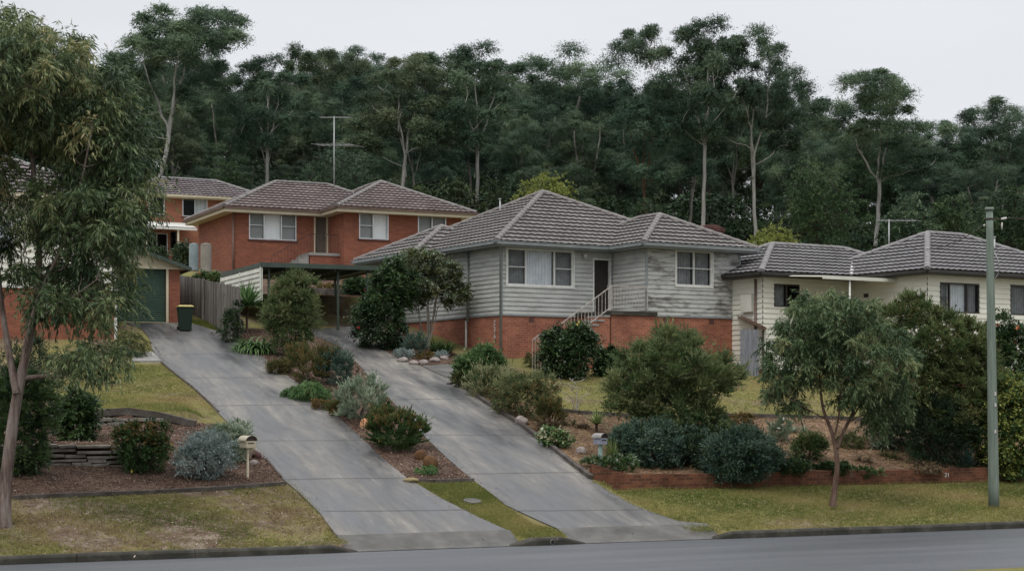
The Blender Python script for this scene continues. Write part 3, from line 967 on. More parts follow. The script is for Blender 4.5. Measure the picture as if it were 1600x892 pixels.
# slightly recess bricks: boards project past them with a drip strip
G_b = brk.build('brick_base', MAT['brick_base'], G.root)
G_w = brd.build('wall', MAT['board_grey'], G.root)
brw.build('wall', MAT['board_worn'], G.root)['label'] = 'peeling weatherboards of the front wing'
tr = MB()
for wl in (wlA, wlR, wlW, wlE, wlB, wlL):
    wbox(tr, wl, -.03, wl.L+.03, zb-.05, zb+.02, .0, .045)
for wl, a in ((wlA, 0), (wlW, 0), (wlW, wlW.L), (wlL, wlL.L), (wlR, .03)):
    wbox(tr, wl, a-.045, a+.045, zb, zw, -.02, .042)
tr.build('trim', MAT['paint_grey'], G.root)
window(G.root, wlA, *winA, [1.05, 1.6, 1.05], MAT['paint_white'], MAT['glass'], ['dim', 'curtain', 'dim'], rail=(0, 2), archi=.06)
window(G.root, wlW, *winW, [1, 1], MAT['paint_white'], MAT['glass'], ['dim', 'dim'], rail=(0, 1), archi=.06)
window(G.root, wlL, *winL, [1], MAT['paint_white'], MAT['glass'], ['dark'], archi=.05)
def door(root, wl, a0, a1, z0, z1, fmat, dmat, fw=.07, handle=True, gap=0.):
    mb = MB()
    for (b0, b1, c0, c1) in ((a0, a1, z1-fw, z1), (a0, a0+fw, z0, z1-fw), (a1-fw, a1, z0, z1-fw)):
        wbox(mb, wl, b0, b1, c0, c1, -.1, .03)
    f = mb.build('door_frame', fmat, root)
    mb = MB()
    wbox(mb, wl, a0+fw+.004, a1-fw-.004, z0+.01, z1-fw-.004, -.13, -.09)
    # raised rails of the screen door
    for t in (.0, .42, 1.):
        z_ = z0+.05+(z1-fw-z0-.15)*t
        wbox(mb, wl, a0+fw+.006, a1-fw-.006, z_-.03, z_+.04, -.089, -.078)
    for x_ in (a0+fw+.006, a1-fw-.066):
        wbox(mb, wl, x_, x_+.06, z0+.011, z1-fw-.005, -.0895, -.077)
    d = mb.build('door', dmat, root)
    if handle:
        mb = MB(); wbox(mb, wl, a1-fw-.06, a1-fw-.03, z0+1.0, z0+1.12, -.077, -.04)
        mb.build('handle', MAT['alu'], d)
    return d
door(G.root, wlA, *doorA, MAT['paint_white'], MAT['door_dark'], .06)
# brick plinth below the door reveal is hidden by the landing
lx0, ly = G.X(955.5, wf-.12), wf-.12
mb = MB()
mb.box((lx0, ly, -1.2), (xr-.002, -.002, 1.80))
mb.box((xr, ly+.0, -1.2), (xr+.34, wf-.04, 1.80))
pl = mb.build('porch', MAT['brick_base'], G.root)
mb = MB(); mb.box((lx0-.06, ly-.07, 1.80), (xr-.004, -.001, 1.955)); mb.box((xr-.002, ly-.07, 1.80), (xr+.38, wf-.045, 1.955))
mb.build('slab', MAT['kerb'], pl)
# stairs run down along the front wall towards the left
mb = MB(); nst = 10; run, rise = .255, .17
for q in range(nst):
    xa = lx0-.06-(q+1)*run
    mb.box((xa-.02, ly-.01, 1.955-(q+1)*rise-.07), (xa+run-.002, ly+1.15, 1.955-(q+1)*rise), 0); mb.box((xa, ly+.02, -1.0), (xa+run-.002, ly+1.12, 1.955-(q+1)*rise-.071), 1)
mb.build('steps', [MAT['concrete'], MAT['brick_base']], pl)
mb = MB()
rt, rb = 1.955+.92, 1.955+.12
yR = ly-.02
mb.beam((lx0, yR, rt), (xr-.05, yR, rt), .035, .035); mb.beam((lx0, yR, rb), (xr-.05, yR, rb), .03, .02)
for t in np.linspace(0, 1, 13):
    x_ = lx0+(xr-.05-lx0)*t; ww = .032 if t in (0, 1) else .016
    mb.beam((x_, yR, rb if 0 < t < 1 else 1.955), (x_, yR, rt), ww, ww)
x2 = lx0-.06-8.6*run; z2 = 1.955-8.6*rise
for dz in (.92, .15): mb.beam((lx0, yR, 1.955+dz), (x2, yR, z2+dz), .032, .032)
for t in np.linspace(.06, 1, 15):
    x_ = lx0+(x2-lx0)*t; z_ = 1.955+(z2-1.955)*t
    ww = .032 if t == 1 else .016
    mb.beam((x_, yR, z_+(.15 if t < 1 else -.3)), (x_, yR, z_+.92), ww, ww)
mb.build('railing', MAT['rail_white'], pl)
# lower flight rail, in front of the camellia
mb = MB()
xa, xb = G.X(832, wf-.5), G.X(845, wf-.5)
za, zb2 = G.Z(531, xa, wf-.5), G.Z(521, xb, wf-.5)
mb.beam((xa, wf-.5, za), (xb, wf-.5, zb2), .03, .03)
for t in (0, .33, .66, 1): 
    x_ = xa+(xb-xa)*t; z_ = za+(zb2-za)*t
    mb.beam((x_, wf-.5, -.6), (x_, wf-.5, z_), .018, .018)
mb.build('handrail', MAT['rail_white'], pl)
# roofs: main pyramid, forward wing, low rear wing
P = .5
roof(G.root, -.5, 10.26, -.5, 10.26, ze, P, MAT['tile_grey'], MAT['cap'], MAT['paint_grey'], MAT['paint_grey'])
roof(G.root, xr-.48, xe+.5, wf-.5, wf+6.4, ze+.004, P+.02, MAT['tile_grey'], MAT['cap'], MAT['paint_grey'], MAT['paint_grey'])
roof(G.root, -1.15, 4.2, 4.75, 10.2, ze-.03, P, MAT['tile_grey'], MAT['cap'], MAT['paint_grey'], MAT['paint_grey'])
pipe(G.root, [(-.35, -.5, ze-.1), (-.07, -.08, ze-.35), (-.07, -.08, -.4)], .045, MAT['paint_grey'])
y_ = G.Y(731, -.07)
pipe(G.root, [(-.08, y_, ze-.2), (-.08, y_, 1.65)], .05, MAT['paint_grey'])
pipe(G.root, [(-.08, y_+.12, 1.7), (-.08, y_+.12, .0)], .04, MAT['paint_white'])
mb = MB(); xl = G.X(912, -.05); zl = G.Z(401, xl, -.05)
mb.tube([(xl, -.16, zl-.09), (xl, -.16, zl+.02), (xl, -.16, zl+.09)], [.03, .085, .07], 12)
mb.beam((xl, .0, zl+.08), (xl, -.16, zl+.08), .03, .03)
mb.build('porch_lamp', MAT['alu'], G.root)
# vents in the brick base
for (wl, a) in ((wlA, G.X(830, 0)), (wlW, G.X(1112, wf)-xr), (wlW, G.X(1040, wf)-xr)):
    mb = MB(); wbox(mb, wl, a-.11, a+.11, zb-.28, zb-.10, .0, .008)
    mb.build('vent', MAT['terracotta'], G.root)
# weathered house number beside the corner downpipe
def text_mesh(cu, name, loc, rot, parent):
    t_ = bpy.data.objects.new('tmp', cu); col.objects.link(t_)
    me = bpy.data.meshes.new_from_object(t_.evaluated_get(bpy.context.evaluated_depsgraph_get()))
    bpy.data.objects.remove(t_)
    o = bpy.data.objects.new(name, me); col.objects.link(o)
    o.location = loc; o.rotation_euler = rot; o.parent = parent
    return o
def text_part(body, loc, rot, size, mat, parent, name='lettering'):
    cu = bpy.data.curves.new(name, 'FONT'); cu.body = body; cu.size = size; cu.extrude = .006
    cu.align_x = 'CENTER'; cu.space_line = .82
    cu.materials.append(mat)
    return text_mesh(cu, name, loc, rot, parent)
yn = G.Y(773.5, 0)
text_part('2\n3\n6', (-.02, yn, G.Z(508.5, 0, yn)), (R(90), 0, R(-90)), .30, MAT['white'], G.root, 'house_number')
# chimney rising behind the wing
CH = Fr(1094, 74, 400, .6, 'c', '', 'x') if False else None
xc, yc = G.X(1094, 6.2), 6.2
mb = MB()
mb.box((xc, yc, 3.8), (xc+1.35, yc+.8, G.Z(357, xc, yc)))
zt_ = G.Z(357, xc, yc)
n_ = 12
prof = [(xc-.05+1.45*t/n_, zt_+.05+.17*math.sin(math.pi*t/n_)) for t in range(n_+1)]
for q in range(n_):
    (xa, za), (xb, zb_) = prof[q], prof[q+1]
    mb.face([(xa, yc-.05, za), (xb, yc-.05, zb_), (xb, yc+.85, zb_), (xa, yc+.85, za)], 1)
    mb.face([(xa, yc-.05, zt_), (xb, yc-.05, zt_), (xb, yc-.05, zb_), (xa, yc-.05, za)], 1)
    mb.face([(xa, yc+.85, zt_), (xa, yc+.85, za), (xb, yc+.85, zb_), (xb, yc+.85, zt_)], 1)
mb.box((xc-.05, yc-.05, zt_-.05), (xc+1.4, yc+.85, zt_+.051), 0)
mb.build('chimney', [MAT['terracotta'], MAT['terracotta']], G.root)

# ------------------------------------------------------------------ red brick house behind
Hh = Fr(364, 84, 432, .48, 'brick_house', 'large red brick house with brown tiled roof above the carport', 'house')
oz = Hh.oz
zE = Hh.Z(322, -.6, -.6); zW = zE-.12
xr2 = Hh.X(513, 0); wf2 = Hh.Y(538, xr2); xe2 = Hh.X(721, wf2); dp2 = 6.6
wA = Wl((0, 0), (xr2, 0)); wR = Wl((xr2, 0), (xr2, wf2)); wW = Wl((xr2, wf2), (xe2, wf2)); wE = Wl((xe2, wf2), (xe2, dp2)); wB = Wl((xe2, dp2), (0, dp2)); wL = Wl((0, dp2), (0, 0))
o1 = opn(Hh, wA, 389, 463, 331, 375); 
zf = Hh.Z(399, Hh.X(500, 0), 0)
o2 = (Hh.X(490.5, 0), Hh.X(512.5, 0), zf, zf+2.12)
o3 = opn(Hh, wW, 561, 607, 332, 374, wf2, xr2); o4 = opn(Hh, wW, 653, 697, 337, 378, wf2, xr2)
mb = MB()
for wl, ops in ((wA, [o1, o2]), (wR, []), (wW, [o3, o4]), (wE, []), (wB, []), (wL, [])):
    wall(mb, wl, -2.5, zW, ops, 'brick')
mb.build('wall', MAT['brick_red'], Hh.root)
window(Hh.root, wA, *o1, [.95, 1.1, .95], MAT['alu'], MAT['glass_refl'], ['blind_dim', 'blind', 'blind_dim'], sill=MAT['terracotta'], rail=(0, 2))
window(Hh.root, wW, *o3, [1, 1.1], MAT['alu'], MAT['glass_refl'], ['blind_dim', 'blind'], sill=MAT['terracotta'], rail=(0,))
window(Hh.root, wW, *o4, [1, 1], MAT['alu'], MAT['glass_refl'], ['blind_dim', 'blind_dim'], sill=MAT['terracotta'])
door(Hh.root, wA, *o2, MAT['paint_cream'], MAT['door_brown'], .08)
roof(Hh.root, -.6, xe2-1.5, -.6, 7.1, zE, .48, MAT['tile_red'], MAT['cap'], MAT['brown_gutter'], MAT['paint_cream'], fh=.26)
roof(Hh.root, xr2-.6, xe2+.6, wf2-.6, 7.12, zE+.004, .48, MAT['tile_red'], MAT['cap'], MAT['brown_gutter'], MAT['paint_cream'], fh=.26)
pipe(Hh.root, [(.0, -.07, zE-.25), (.0, -.07, -.5)], .05, MAT['brown_gutter'])
# landing, steps and iron rail
mb = MB()
lx = Hh.X(483, -1.6)
mb.box((lx, -1.75, -2.5), (xr2-.003, -.003, zf-.17))
pl2 = mb.build('porch', MAT['brick_red'], Hh.root)
mb = MB(); mb.box((lx-.05, -1.8, zf-.17), (xr2-.004, -.002, zf-.03))
for q in range(7): mb.box((lx-.05-(q+1)*.28, -1.7, -1.), (lx-.05-q*.28-.002, -.5, zf-.03-(q+1)*.17))
mb.build('steps', MAT['concrete'], pl2)
mb = MB(); rz_ = zf-.03
mb.beam((lx, -1.72, rz_+.95), (xr2-.1, -1.72, rz_+.95), .03, .03)
for t in np.linspace(0, 1, 16):
    x_ = lx+(xr2-.1-lx)*t; mb.beam((x_, -1.72, rz_), (x_, -1.72, rz_+.95), .014, .014)
mb.beam((lx, -1.72, rz_+.95), (lx-2., -1.72, rz_-.25), .03, .03)
for t in np.linspace(.07, 1, 12):
    x_ = lx-2.*t; mb.beam((x_, -1.72, rz_-1.2*t), (x_, -1.72, rz_+.95-1.2*t), .014, .014)
mb.build('railing', MAT['iron'], pl2)

# ------------------------------------------------------------------ two storey house far left
T = Fr(203, 102, 412, .5, 'two_storey_house', 'distant two storey orange brick house with a patio roof', 'house')
zE3 = T.Z(300, -.5, -.5)
xT = 8.6
wF = Wl((0, 0), (xT, 0)); wTR = Wl((xT, 0), (xT, 4.9)); wTB = Wl((xT, 4.9), (0, 4.9)); wTL = Wl((0, 4.9), (0, 0))
q1 = opn(T, wF, 231, 257, 306, 335); q2 = opn(T, wF, 285, 324, 310, 339)
q3 = opn(T, wF, 228, 262, 364, 400); q4 = opn(T, wF, 266, 276, 362, 396)
mb = MB()
for wl, ops in ((wF, [q1, q2, q3, q4]), (wTR, []), (wTB, []), (wTL, [])):
    wall(mb, wl, -2, zE3-.12, ops, 'brick')
mb.build('wall', MAT['brick_orange'], T.root)
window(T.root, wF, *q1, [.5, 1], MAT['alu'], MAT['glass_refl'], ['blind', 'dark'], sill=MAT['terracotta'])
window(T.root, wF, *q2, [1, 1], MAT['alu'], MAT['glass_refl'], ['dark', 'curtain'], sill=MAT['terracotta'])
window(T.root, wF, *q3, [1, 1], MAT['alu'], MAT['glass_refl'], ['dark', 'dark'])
window(T.root, wF, *q4, [1], MAT['frame_dark'], MAT['glass'], ['dark'])
roof(T.root, -.5, xT+.5, -.5, 5.4, zE3, .46, MAT['tile_far'], MAT['cap_dark'], MAT['paint_cream'], MAT['paint_cream'])
mb = MB()
za = T.Z(357, 4, -2.6); zbk = T.Z(350, 4, 0)
x1_ = T.X(306, -2.4)
n_ = 34
for q in range(n_):
    xa, xb = -.3+(x1_+.3)*q/n_, -.3+(x1_+.3)*(q+1)/n_
    xm = (xa+xb)/2
    for (c, d, e1, e2) in ((xa, xm, 0, .05), (xm, xb, .05, 0)):
        mb.face([(c, -2.6, za+e1), (d, -2.6, za+e2), (d, -.01, zbk+e2), (c, -.01, zbk+e1)])
wbz = Wl((-.3, -2.6), (x1_, -2.6)); wbox(mb, wbz, 0, wbz.L, za-.16, za-.02, 0, .06)
pr_ = mb.build('patio_roof', MAT['paint_white'], T.root)
mb = MB()
for u_ in (228, 278):
    x_ = T.X(u_, -2.45); mb.beam((x_, -2.5, -1.5), (x_, -2.5, za-.05), .1, .1)
mb.build('post', MAT['paint_cream'], pr_)

# ------------------------------------------------------------------ cream house right
K = Fr(1449, 62, 3.0, .6, 'cream_house', 'cream weatherboard house with dark tiled roof on the right', 'house', isz=True)
zE4 = K.Z(421, -.5, -.5); zf4 = zE4-2.75
xk = 8.6; yj = K.Y(1331, 0); xl4 = K.X(1192, yj); dk = 9.5
a0 = Wl((0, 0), (xk, 0)); a1 = Wl((xk, 0), (xk, dk)); a2 = Wl((xk, dk), (xl4, dk)); a3 = Wl((xl4, dk), (xl4, yj)); a4 = Wl((xl4, yj), (0, yj)); a5 = Wl((0, yj), (0, 0))
r1 = opn(K, a0, 1468, 1530, 442, 489); r2 = opn(K, a0, 1578, 1640, 446, 493)
r3 = opn(K, a4, 1209, 1249, 444, 480, yj, xl4)
r4 = (K.X(1302, yj)-xl4, K.X(1324, yj)-xl4, zf4+.05, zf4+2.1)
mb, m2 = MB(), MB()
for wl, ops in ((a0, [r1, r2]), (a1, []), (a2, []), (a3, []), (a4, [r3, r4]), (a5, [])):
    wall(mb, wl, zf4-.9, zE4-.14, ops, 'board', expo=.2)
    wall(m2, wl, -1.5, zf4-.9, [], 'brick')
mb.build('wall', MAT['board_cream'], K.root)
m2.build('brick_base', MAT['brick_base'], K.root)
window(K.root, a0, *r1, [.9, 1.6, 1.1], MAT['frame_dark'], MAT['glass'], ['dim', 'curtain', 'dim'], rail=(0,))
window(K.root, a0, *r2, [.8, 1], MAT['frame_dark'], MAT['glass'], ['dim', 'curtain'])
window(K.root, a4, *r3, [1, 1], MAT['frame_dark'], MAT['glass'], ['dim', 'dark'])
door(K.root, a4, *r4, MAT['paint_white'], MAT['door_dark'], .06)
roof(K.root, -.5, 9.1, -.5, 7.1, zE4, .48, MAT['tile_right'], MAT['cap_dark'], MAT['frame_dark'], MAT['frame_dark'], fh=.14, trimd=.09)
roof(K.root, xl4-.5, 5.2, yj-.5, yj+5.9, zE4+.004, .44, MAT['tile_right'], MAT['cap_dark'], MAT['frame_dark'], MAT['frame_dark'], fh=.14, trimd=.09)
# valley flashing and porch awning on a pole
mb = MB()
xv, yv = K.X(1333, yj-.55), yj-.55
mb.beam((-.5, yj-.5, zE4+.03), (-.5+1.35, yj-.5+1.35, zE4+.03+1.35*.46), .14, .05)
mb.build('valley_flashing', MAT['paint_white'], K.root)
mb = MB()
c0_, c1_ = K.X(1268, yj-1.3), K.X(1388, 0-0.0)
zA_ = K.Z(437, -.6, 1.8)
n_ = 22; xa0, xb0 = K.X(1268, 2.2), .0
for q in range(n_):
    xa, xb = xa0+(1.2-xa0)*q/n_, xa0+(1.2-xa0)*(q+1)/n_
    xa, xb = min(xa, -.03), min(xb, -.03)
    if xb-xa < .01: continue
    xm = (xa+xb)/2
    for (c, d, e1, e2) in ((xa, xm, 0, .03), (xm, xb, .03, 0)):
        mb.face([(c, 1.6, zA_+e1), (d, 1.6, zA_+e2), (d, yj-.02, zA_+.16+e2), (c, yj-.02, zA_+.16+e1)])
wba = Wl((xa0, 1.6), (-.03, 1.6)); wbox(mb, wba, 0, wba.L, zA_-.09, zA_+.04, 0, .03)
aw = mb.build('awning', MAT['cream_metal'], K.root)
mb = MB(); xp = K.X(1328, 1.65); mb.tube([(xp, 1.66, -1.2), (xp, 1.66, zA_-.02)], .035, 8)
mb.build('post', MAT['paint_white'], aw)
# meter box and pipe on the side wall, dark vent on the return wall
ym = K.Y(1164, xl4)
mb = MB(); ms_ = Wl((xl4, dk), (xl4, yj)); am = dk-(yj+.85)
wbox(mb, ms_, am-.25, am+.35, K.Z(488, xl4, yj+.8), K.Z(460, xl4, yj+.8), .02, .2)
mb.build('meter_box', MAT['cream_metal'], K.root, .01)
pipe(K.root, [(xl4-.08, yj+.35, zE4-.2), (xl4-.08, yj+.35, -.5)], .045, MAT['brown_gutter'])
mb = MB(); av = yj-K.Y(1354, 0)
wbox(mb, a5, av-.12, av+.12, K.Z(464, 0, 2.9), K.Z(458, 0, 2.9), .0, .04)
mb.build('vent', MAT['frame_dark'], K.root)

# ------------------------------------------------------------------ left house behind the gum tree
Lh = Fr(181, 60, 533, .5, 'brick_house', 'brick and cream house half hidden behind the big gum tree', 'house')
zt5 = Lh.Z(449, -2, 0); zE5 = Lh.Z(312, .5, -.5)
b0 = Wl((-10, 0), (0, 0)); b1_ = Wl((0, 0), (0, 8)); b2_ = Wl((0, 8), (-10, 8)); b3 = Wl((-10, 8), (-10, 0))
t1 = opn(Lh, b0, 60, 112, 336, 386, 0, -10); t2 = opn(Lh, b0, -30, 20, 344, 392, 0, -10)
mb, m2 = MB(), MB()
for wl, ops in ((b0, [t1, t2]), (b1_, []), (b2_, []), (b3, [])):
    wall(mb, wl, -1.5, zt5, [], 'brick'); wall(m2, wl, zt5, zE5-.12, ops, 'board', expo=.2)
mb.build('brick_base', MAT['brick_red'], Lh.root); m2.build('wall', MAT['board_cream'], Lh.root)
window(Lh.root, b0, *t1, [1, 1], MAT['alu'], MAT['glass_refl'], ['dark', 'curtain'])
window(Lh.root, b0, *t2, [1, 1], MAT['alu'], MAT['glass_refl'], ['dark', 'curtain'])
mb = MB()
for wl in (b0, b1_): wbox(mb, wl, -.03, wl.L+.03, zt5-.06, zt5+.02, 0, .05)
wbox(mb, b0, b0.L-.06, b0.L+.04, -1., zt5-.06, .0, .04)
mb.build('trim', MAT['paint_white'], Lh.root)
roof(Lh.root, -10.5, .5, -.5, 8.5, zE5, .45, MAT['tile_far'], MAT['cap_dark'], MAT['paint_cream'], MAT['paint_cream'])

# ------------------------------------------------------------------ garage
Ga = Fr(281, 65, 503, .4, 'garage', 'brick garage with green roller door at top of left driveway', 'garage')
gw = 4.9; zs = Ga.Z(419, 0, 0)
wG = Wl((-gw, 0), (0, 0))
dx0, dx1 = gw-3.75, gw+Ga.X(259.5, 0); dz1 = Ga.Z(413.5, -2, 0)
mb = MB()
wall(mb, wG, -.8, zs, [(dx0, dx1, -.8, min(dz1, zs-.02))], 'brick', rev=.25)
for wl in (Wl((0, 0), (0, 7)), Wl((0, 7), (-gw, 7)), Wl((-gw, 7), (-gw, 0))): wall(mb, wl, -1.5, zs, [], 'brick')
mb.build('wall', MAT['brick_red'], Ga.root)
mb = MB(); zd0 = -.05; zd1 = min(dz1, zs-.02)
nr = 26
for q in range(nr):
    z0_ = zd0+(zd1-zd0)*q/nr; z1_ = zd0+(zd1-zd0)*(q+1)/nr; zm = (z0_+z1_)/2
    mb.face([wG.p(dx0, z0_, -.16), wG.p(dx1, z0_, -.16), wG.p(dx1, zm, -.12), wG.p(dx0, zm, -.12)])
    mb.face([wG.p(dx0, zm, -.12), wG.p(dx1, zm, -.12), wG.p(dx1, z1_, -.16), wG.p(dx0, z1_, -.16)])
mb.build('roller_door', MAT['roller'], Ga.root)
mb = MB()
wbox(mb, wG, dx1-.0, dx1+.09, -.5, zd1, -.1, .03); wbox(mb, wG, dx0-.09, dx0, -.5, zd1, -.1, .03)
wbox(mb, wG, dx0, dx1, -.09, -.02, -.18, -.02)
mb.build('door_frame', MAT['paint_cream'], Ga.root)
mb = MB()
pk = zs+gw/2*.34
mb.face([wG.p(-.25, zs-.02, .02), wG.p(gw+.25, zs-.02, .02), wG.p(gw/2, pk+.06, .02)])
wbox(mb, wG, -.25, gw+.25, zs-.06, zs+.02, .0, .05)
mb.build('gable', MAT['paint_cream'], Ga.root)
mb = MB()
for sgn in (-1, 1):
    xe_ = gw/2+sgn*(gw/2+.35)
    A_ = wG.p(gw/2, pk+.10, .35); B_ = wG.p(xe_, zs-.05, .35)
    mb.face([A_, B_, B_-wG.n*7.8, A_-wG.n*7.8], 1)
    mb.beam(A_, B_, .08, .14)
    mb.beam(B_, B_-wG.n*7.8, .1, .12)
mb.build('roof', [MAT['metal_green'], MAT['steel']], Ga.root)

# ------------------------------------------------------------------ carport
Cp = Fr(409, 64.5, 5.9, .45, 'carport', 'dark green flat roofed carport at top of right driveway', 'carport', isz=True)
zc = Cp.Z(411, 0, 0); wc_ = Cp.X(599, 0); zc2 = Cp.Z(417, wc_, 0); dc = Cp.Y(346, 0)
mb = MB()
def cz(x, y): return zc + (zc2-zc)*x/wc_
for (x0_, x1_) in ((0, wc_),):
    c8 = [(0, 0), (wc_, 0), (wc_, dc), (0, dc)]
    mb.face([(x, y, cz(x, y)-.02) for x, y in c8]); mb.face([(x, y, cz(x, y)-.1) for x, y in c8[::-1]])
n_ = 20
for (A_, B_) in zip(c8, c8[1:]+c8[:1]):
    mb.beam((*A_, cz(*A_)-.06), (*B_, cz(*B_)-.06), .08, .18)
for q in range(1, 5):
    mb.beam((wc_*q/5, 0.05, cz(wc_*q/5, 0)-.17), (wc_*q/5, dc-.05, cz(wc_*q/5, 0)-.17), .05, .12)
mb.build('roof', MAT['metal_green'], Cp.root)
for u_, y_ in ((528, .3), (574, .15), (600, dc-.3), (420, .3), (360, dc-.2)):
    mb = MB(); x_ = min(max(Cp.X(u_, y_), .08), wc_-.08)
    X_, Y_ = Cp.W(x_, y_); zg = h1(X_, Y_)-Cp.oz-.15
    mb.beam((x_, y_, zg), (x_, y_, cz(x_, 0)-.1), .08, .08)
    mb.build('post', MAT['metal_green'], Cp.root)
mb = MB(); wcl = Wl((-.02, dc), (-.02, 0))
nb = 7; z_hi = zc-.15
for q in range(nb):
    z0_ = z_hi-1.3+1.3*q/nb; z1_ = z0_+1.3/nb
    mb.face([wcl.p(.05, z0_, .03), wcl.p(wcl.L-.05, z0_, .03), wcl.p(wcl.L-.05, z1_-.015, .0), wcl.p(.05, z1_-.015, .0)])
for a_ in (.05, wcl.L/2, wcl.L-.05): wbox(mb, wcl, a_-.03, a_+.03, z_hi-1.3, z_hi, .0, .045)
wbox(mb, wcl, .02, wcl.L-.02, z_hi-1.3, z_hi, -.06, -.02)
mb.build('wall', MAT['cream_metal'], Cp.root)

# ------------------------------------------------------------------ foliage tools
def unit(a): return a/np.maximum(np.linalg.norm(a, axis=-1, keepdims=True), 1e-9)
def rdir(n, zb=0.):
    d = rng.normal(size=(n, 3)); d = unit(d); d[:, 2] += zb
    return unit(d)
def ell_points(n, ells, shell=.55, gap=True):
    """well spread clump centres inside a union of ellipsoids (cx,cy,cz,rx,ry,rz)"""
    e = np.array(ells, float)
    vol = np.prod(e[:, 3:], axis=1)**.8
    m = n*7
    q = rng.choice(len(e), m, p=vol/vol.sum())
    r = np.where(rng.random(m) < .75, shell+(1-shell)*rng.random(m), rng.random(m)**(1/3))
    C = e[q, :3] + rdir(m)*r[:, None]*e[q, 3:]
    keep = [0]; dm = np.linalg.norm(C-C[0], axis=1)
    for _ in range(n-1):
        i_ = int(np.argmax(dm*(.75+.5*rng.random(m)))); keep.append(i_)
        dm = np.minimum(dm, np.linalg.norm(C-C[i_], axis=1))
    return C[keep]

def leaves(P, Dv, L, Wd, tint, up=.6, seg=1, nref=None):
    """diamond leaves; returns V, F, tint"""
    n = len(P)
    L = np.broadcast_to(L, n)[:, None]; Wd = np.broadcast_to(Wd, n)[:, None]
    ref = rng.normal(size=(n, 3))*.7; ref[:, 2] += up*2
    if nref is not None: ref = nref*2+rng.normal(size=(n, 3))*.45
    sdv = unit(np.cross(Dv, ref))
    nn = np.cross(sdv, Dv)
    a = P; b = P+Dv*L*.45+sdv*Wd*.5-nn*Wd*.15; c = P+Dv*L; d = P+Dv*L*.45-sdv*Wd*.5-nn*Wd*.15
    V = np.stack([a, b, c, d], 1).reshape(-1, 3)
    Fq = np.arange(4*n).reshape(n, 4)
    return V, Fq, np.repeat(np.clip(tint, 0, 1), 4)

def twig_leaves(C, Rc, n, per=12, zb=.2, droop=.3, down=.2, spread=.6, L=.1, Wd=.03, lsd=.25, tmin=.25, up=.6, ct=.16, out=None, flat=1., dome=False):
    """n leaves on n/per twigs that radiate from clump centres C with radius Rc"""
    nt_ = max(1, n//per)
    q = rng.integers(0, len(C), nt_)
    Rc = np.broadcast_to(Rc, len(C))
    dr = rdir(nt_, zb)
    if out is not None: dr = unit(dr + out[q]*.8)
    dr[:, 2] *= flat
    cl = rng.normal(.5, ct, len(C))
    tw = rng.normal(0, .08, nt_)
    t = tmin+(1-tmin)*rng.random((nt_, per))
    ln = Rc[q]*(.65+.45*rng.random(nt_))*np.where(rng.random(nt_) < (.0 if dome else .12), 1.55, 1.)
    g = np.array([0, 0, -1.])
    P = C[q][:, None]+dr[:, None]*(ln[:, None]*t)[..., None] + g*(droop*ln[:, None]*t**2)[..., None]
    tan = unit(dr[:, None]+g*(2*droop*t)[..., None])
    nref = None
    if dome:
        P = P+np.clip(rng.normal(size=P.shape), -1.3, 1.3)*(ln*.05)[:, None, None]
        nref = np.repeat(dr[:, None], per, 1).reshape(-1, 3); tan = tan*.2
    Dv = unit(tan*.8 + g*down*1.5 + rng.normal(size=P.shape)*spread)
    P = P.reshape(-1, 3); Dv = Dv.reshape(-1, 3)
    m = len(P)
    tint = (cl[q]+tw)[:, None]+rng.normal(0, .12, (nt_, per))
    return leaves(P, Dv, L*np.clip(rng.normal(1, lsd, m), .4, 1.8), Wd*np.clip(rng.normal(1, lsd, m), .5, 1.7), tint.ravel(), up, 1, nref)

def tubes_mesh(paths, n=6):
    Vs, Fs, base = [], [], 0
    for path, rad in paths:
        path = np.asarray(path, float); rad = np.asarray(rad, float)
        tg = unit(np.gradient(path, axis=0))
        ref = np.where(np.abs(tg[:, 2:3]) < .9, np.array([[0, 0, 1.]]), np.array([[1., 0, 0]]))
        if len(path) > 1: ref = np.repeat(ref[:1], len(path), 0)
        a = unit(np.cross(tg, ref)); b = np.cross(tg, a)
        th = np.arange(n)*2*np.pi/n
        ring = path[:, None]+(a[:, None]*np.cos(th)[None, :, None]+b[:, None]*np.sin(th)[None, :, None])*rad[:, None, None]
        Vs.append(ring.reshape(-1, 3))
        k = np.arange(len(path)-1)[:, None]*n; t = np.arange(n)[None]
        t2 = (t+1) % n
        Fs.append(np.stack([k+t, k+t2, k+n+t2, k+n+t], -1).reshape(-1, 4)+base)
        base += len(path)*n
    return np.concatenate(Vs), np.concatenate(Fs)

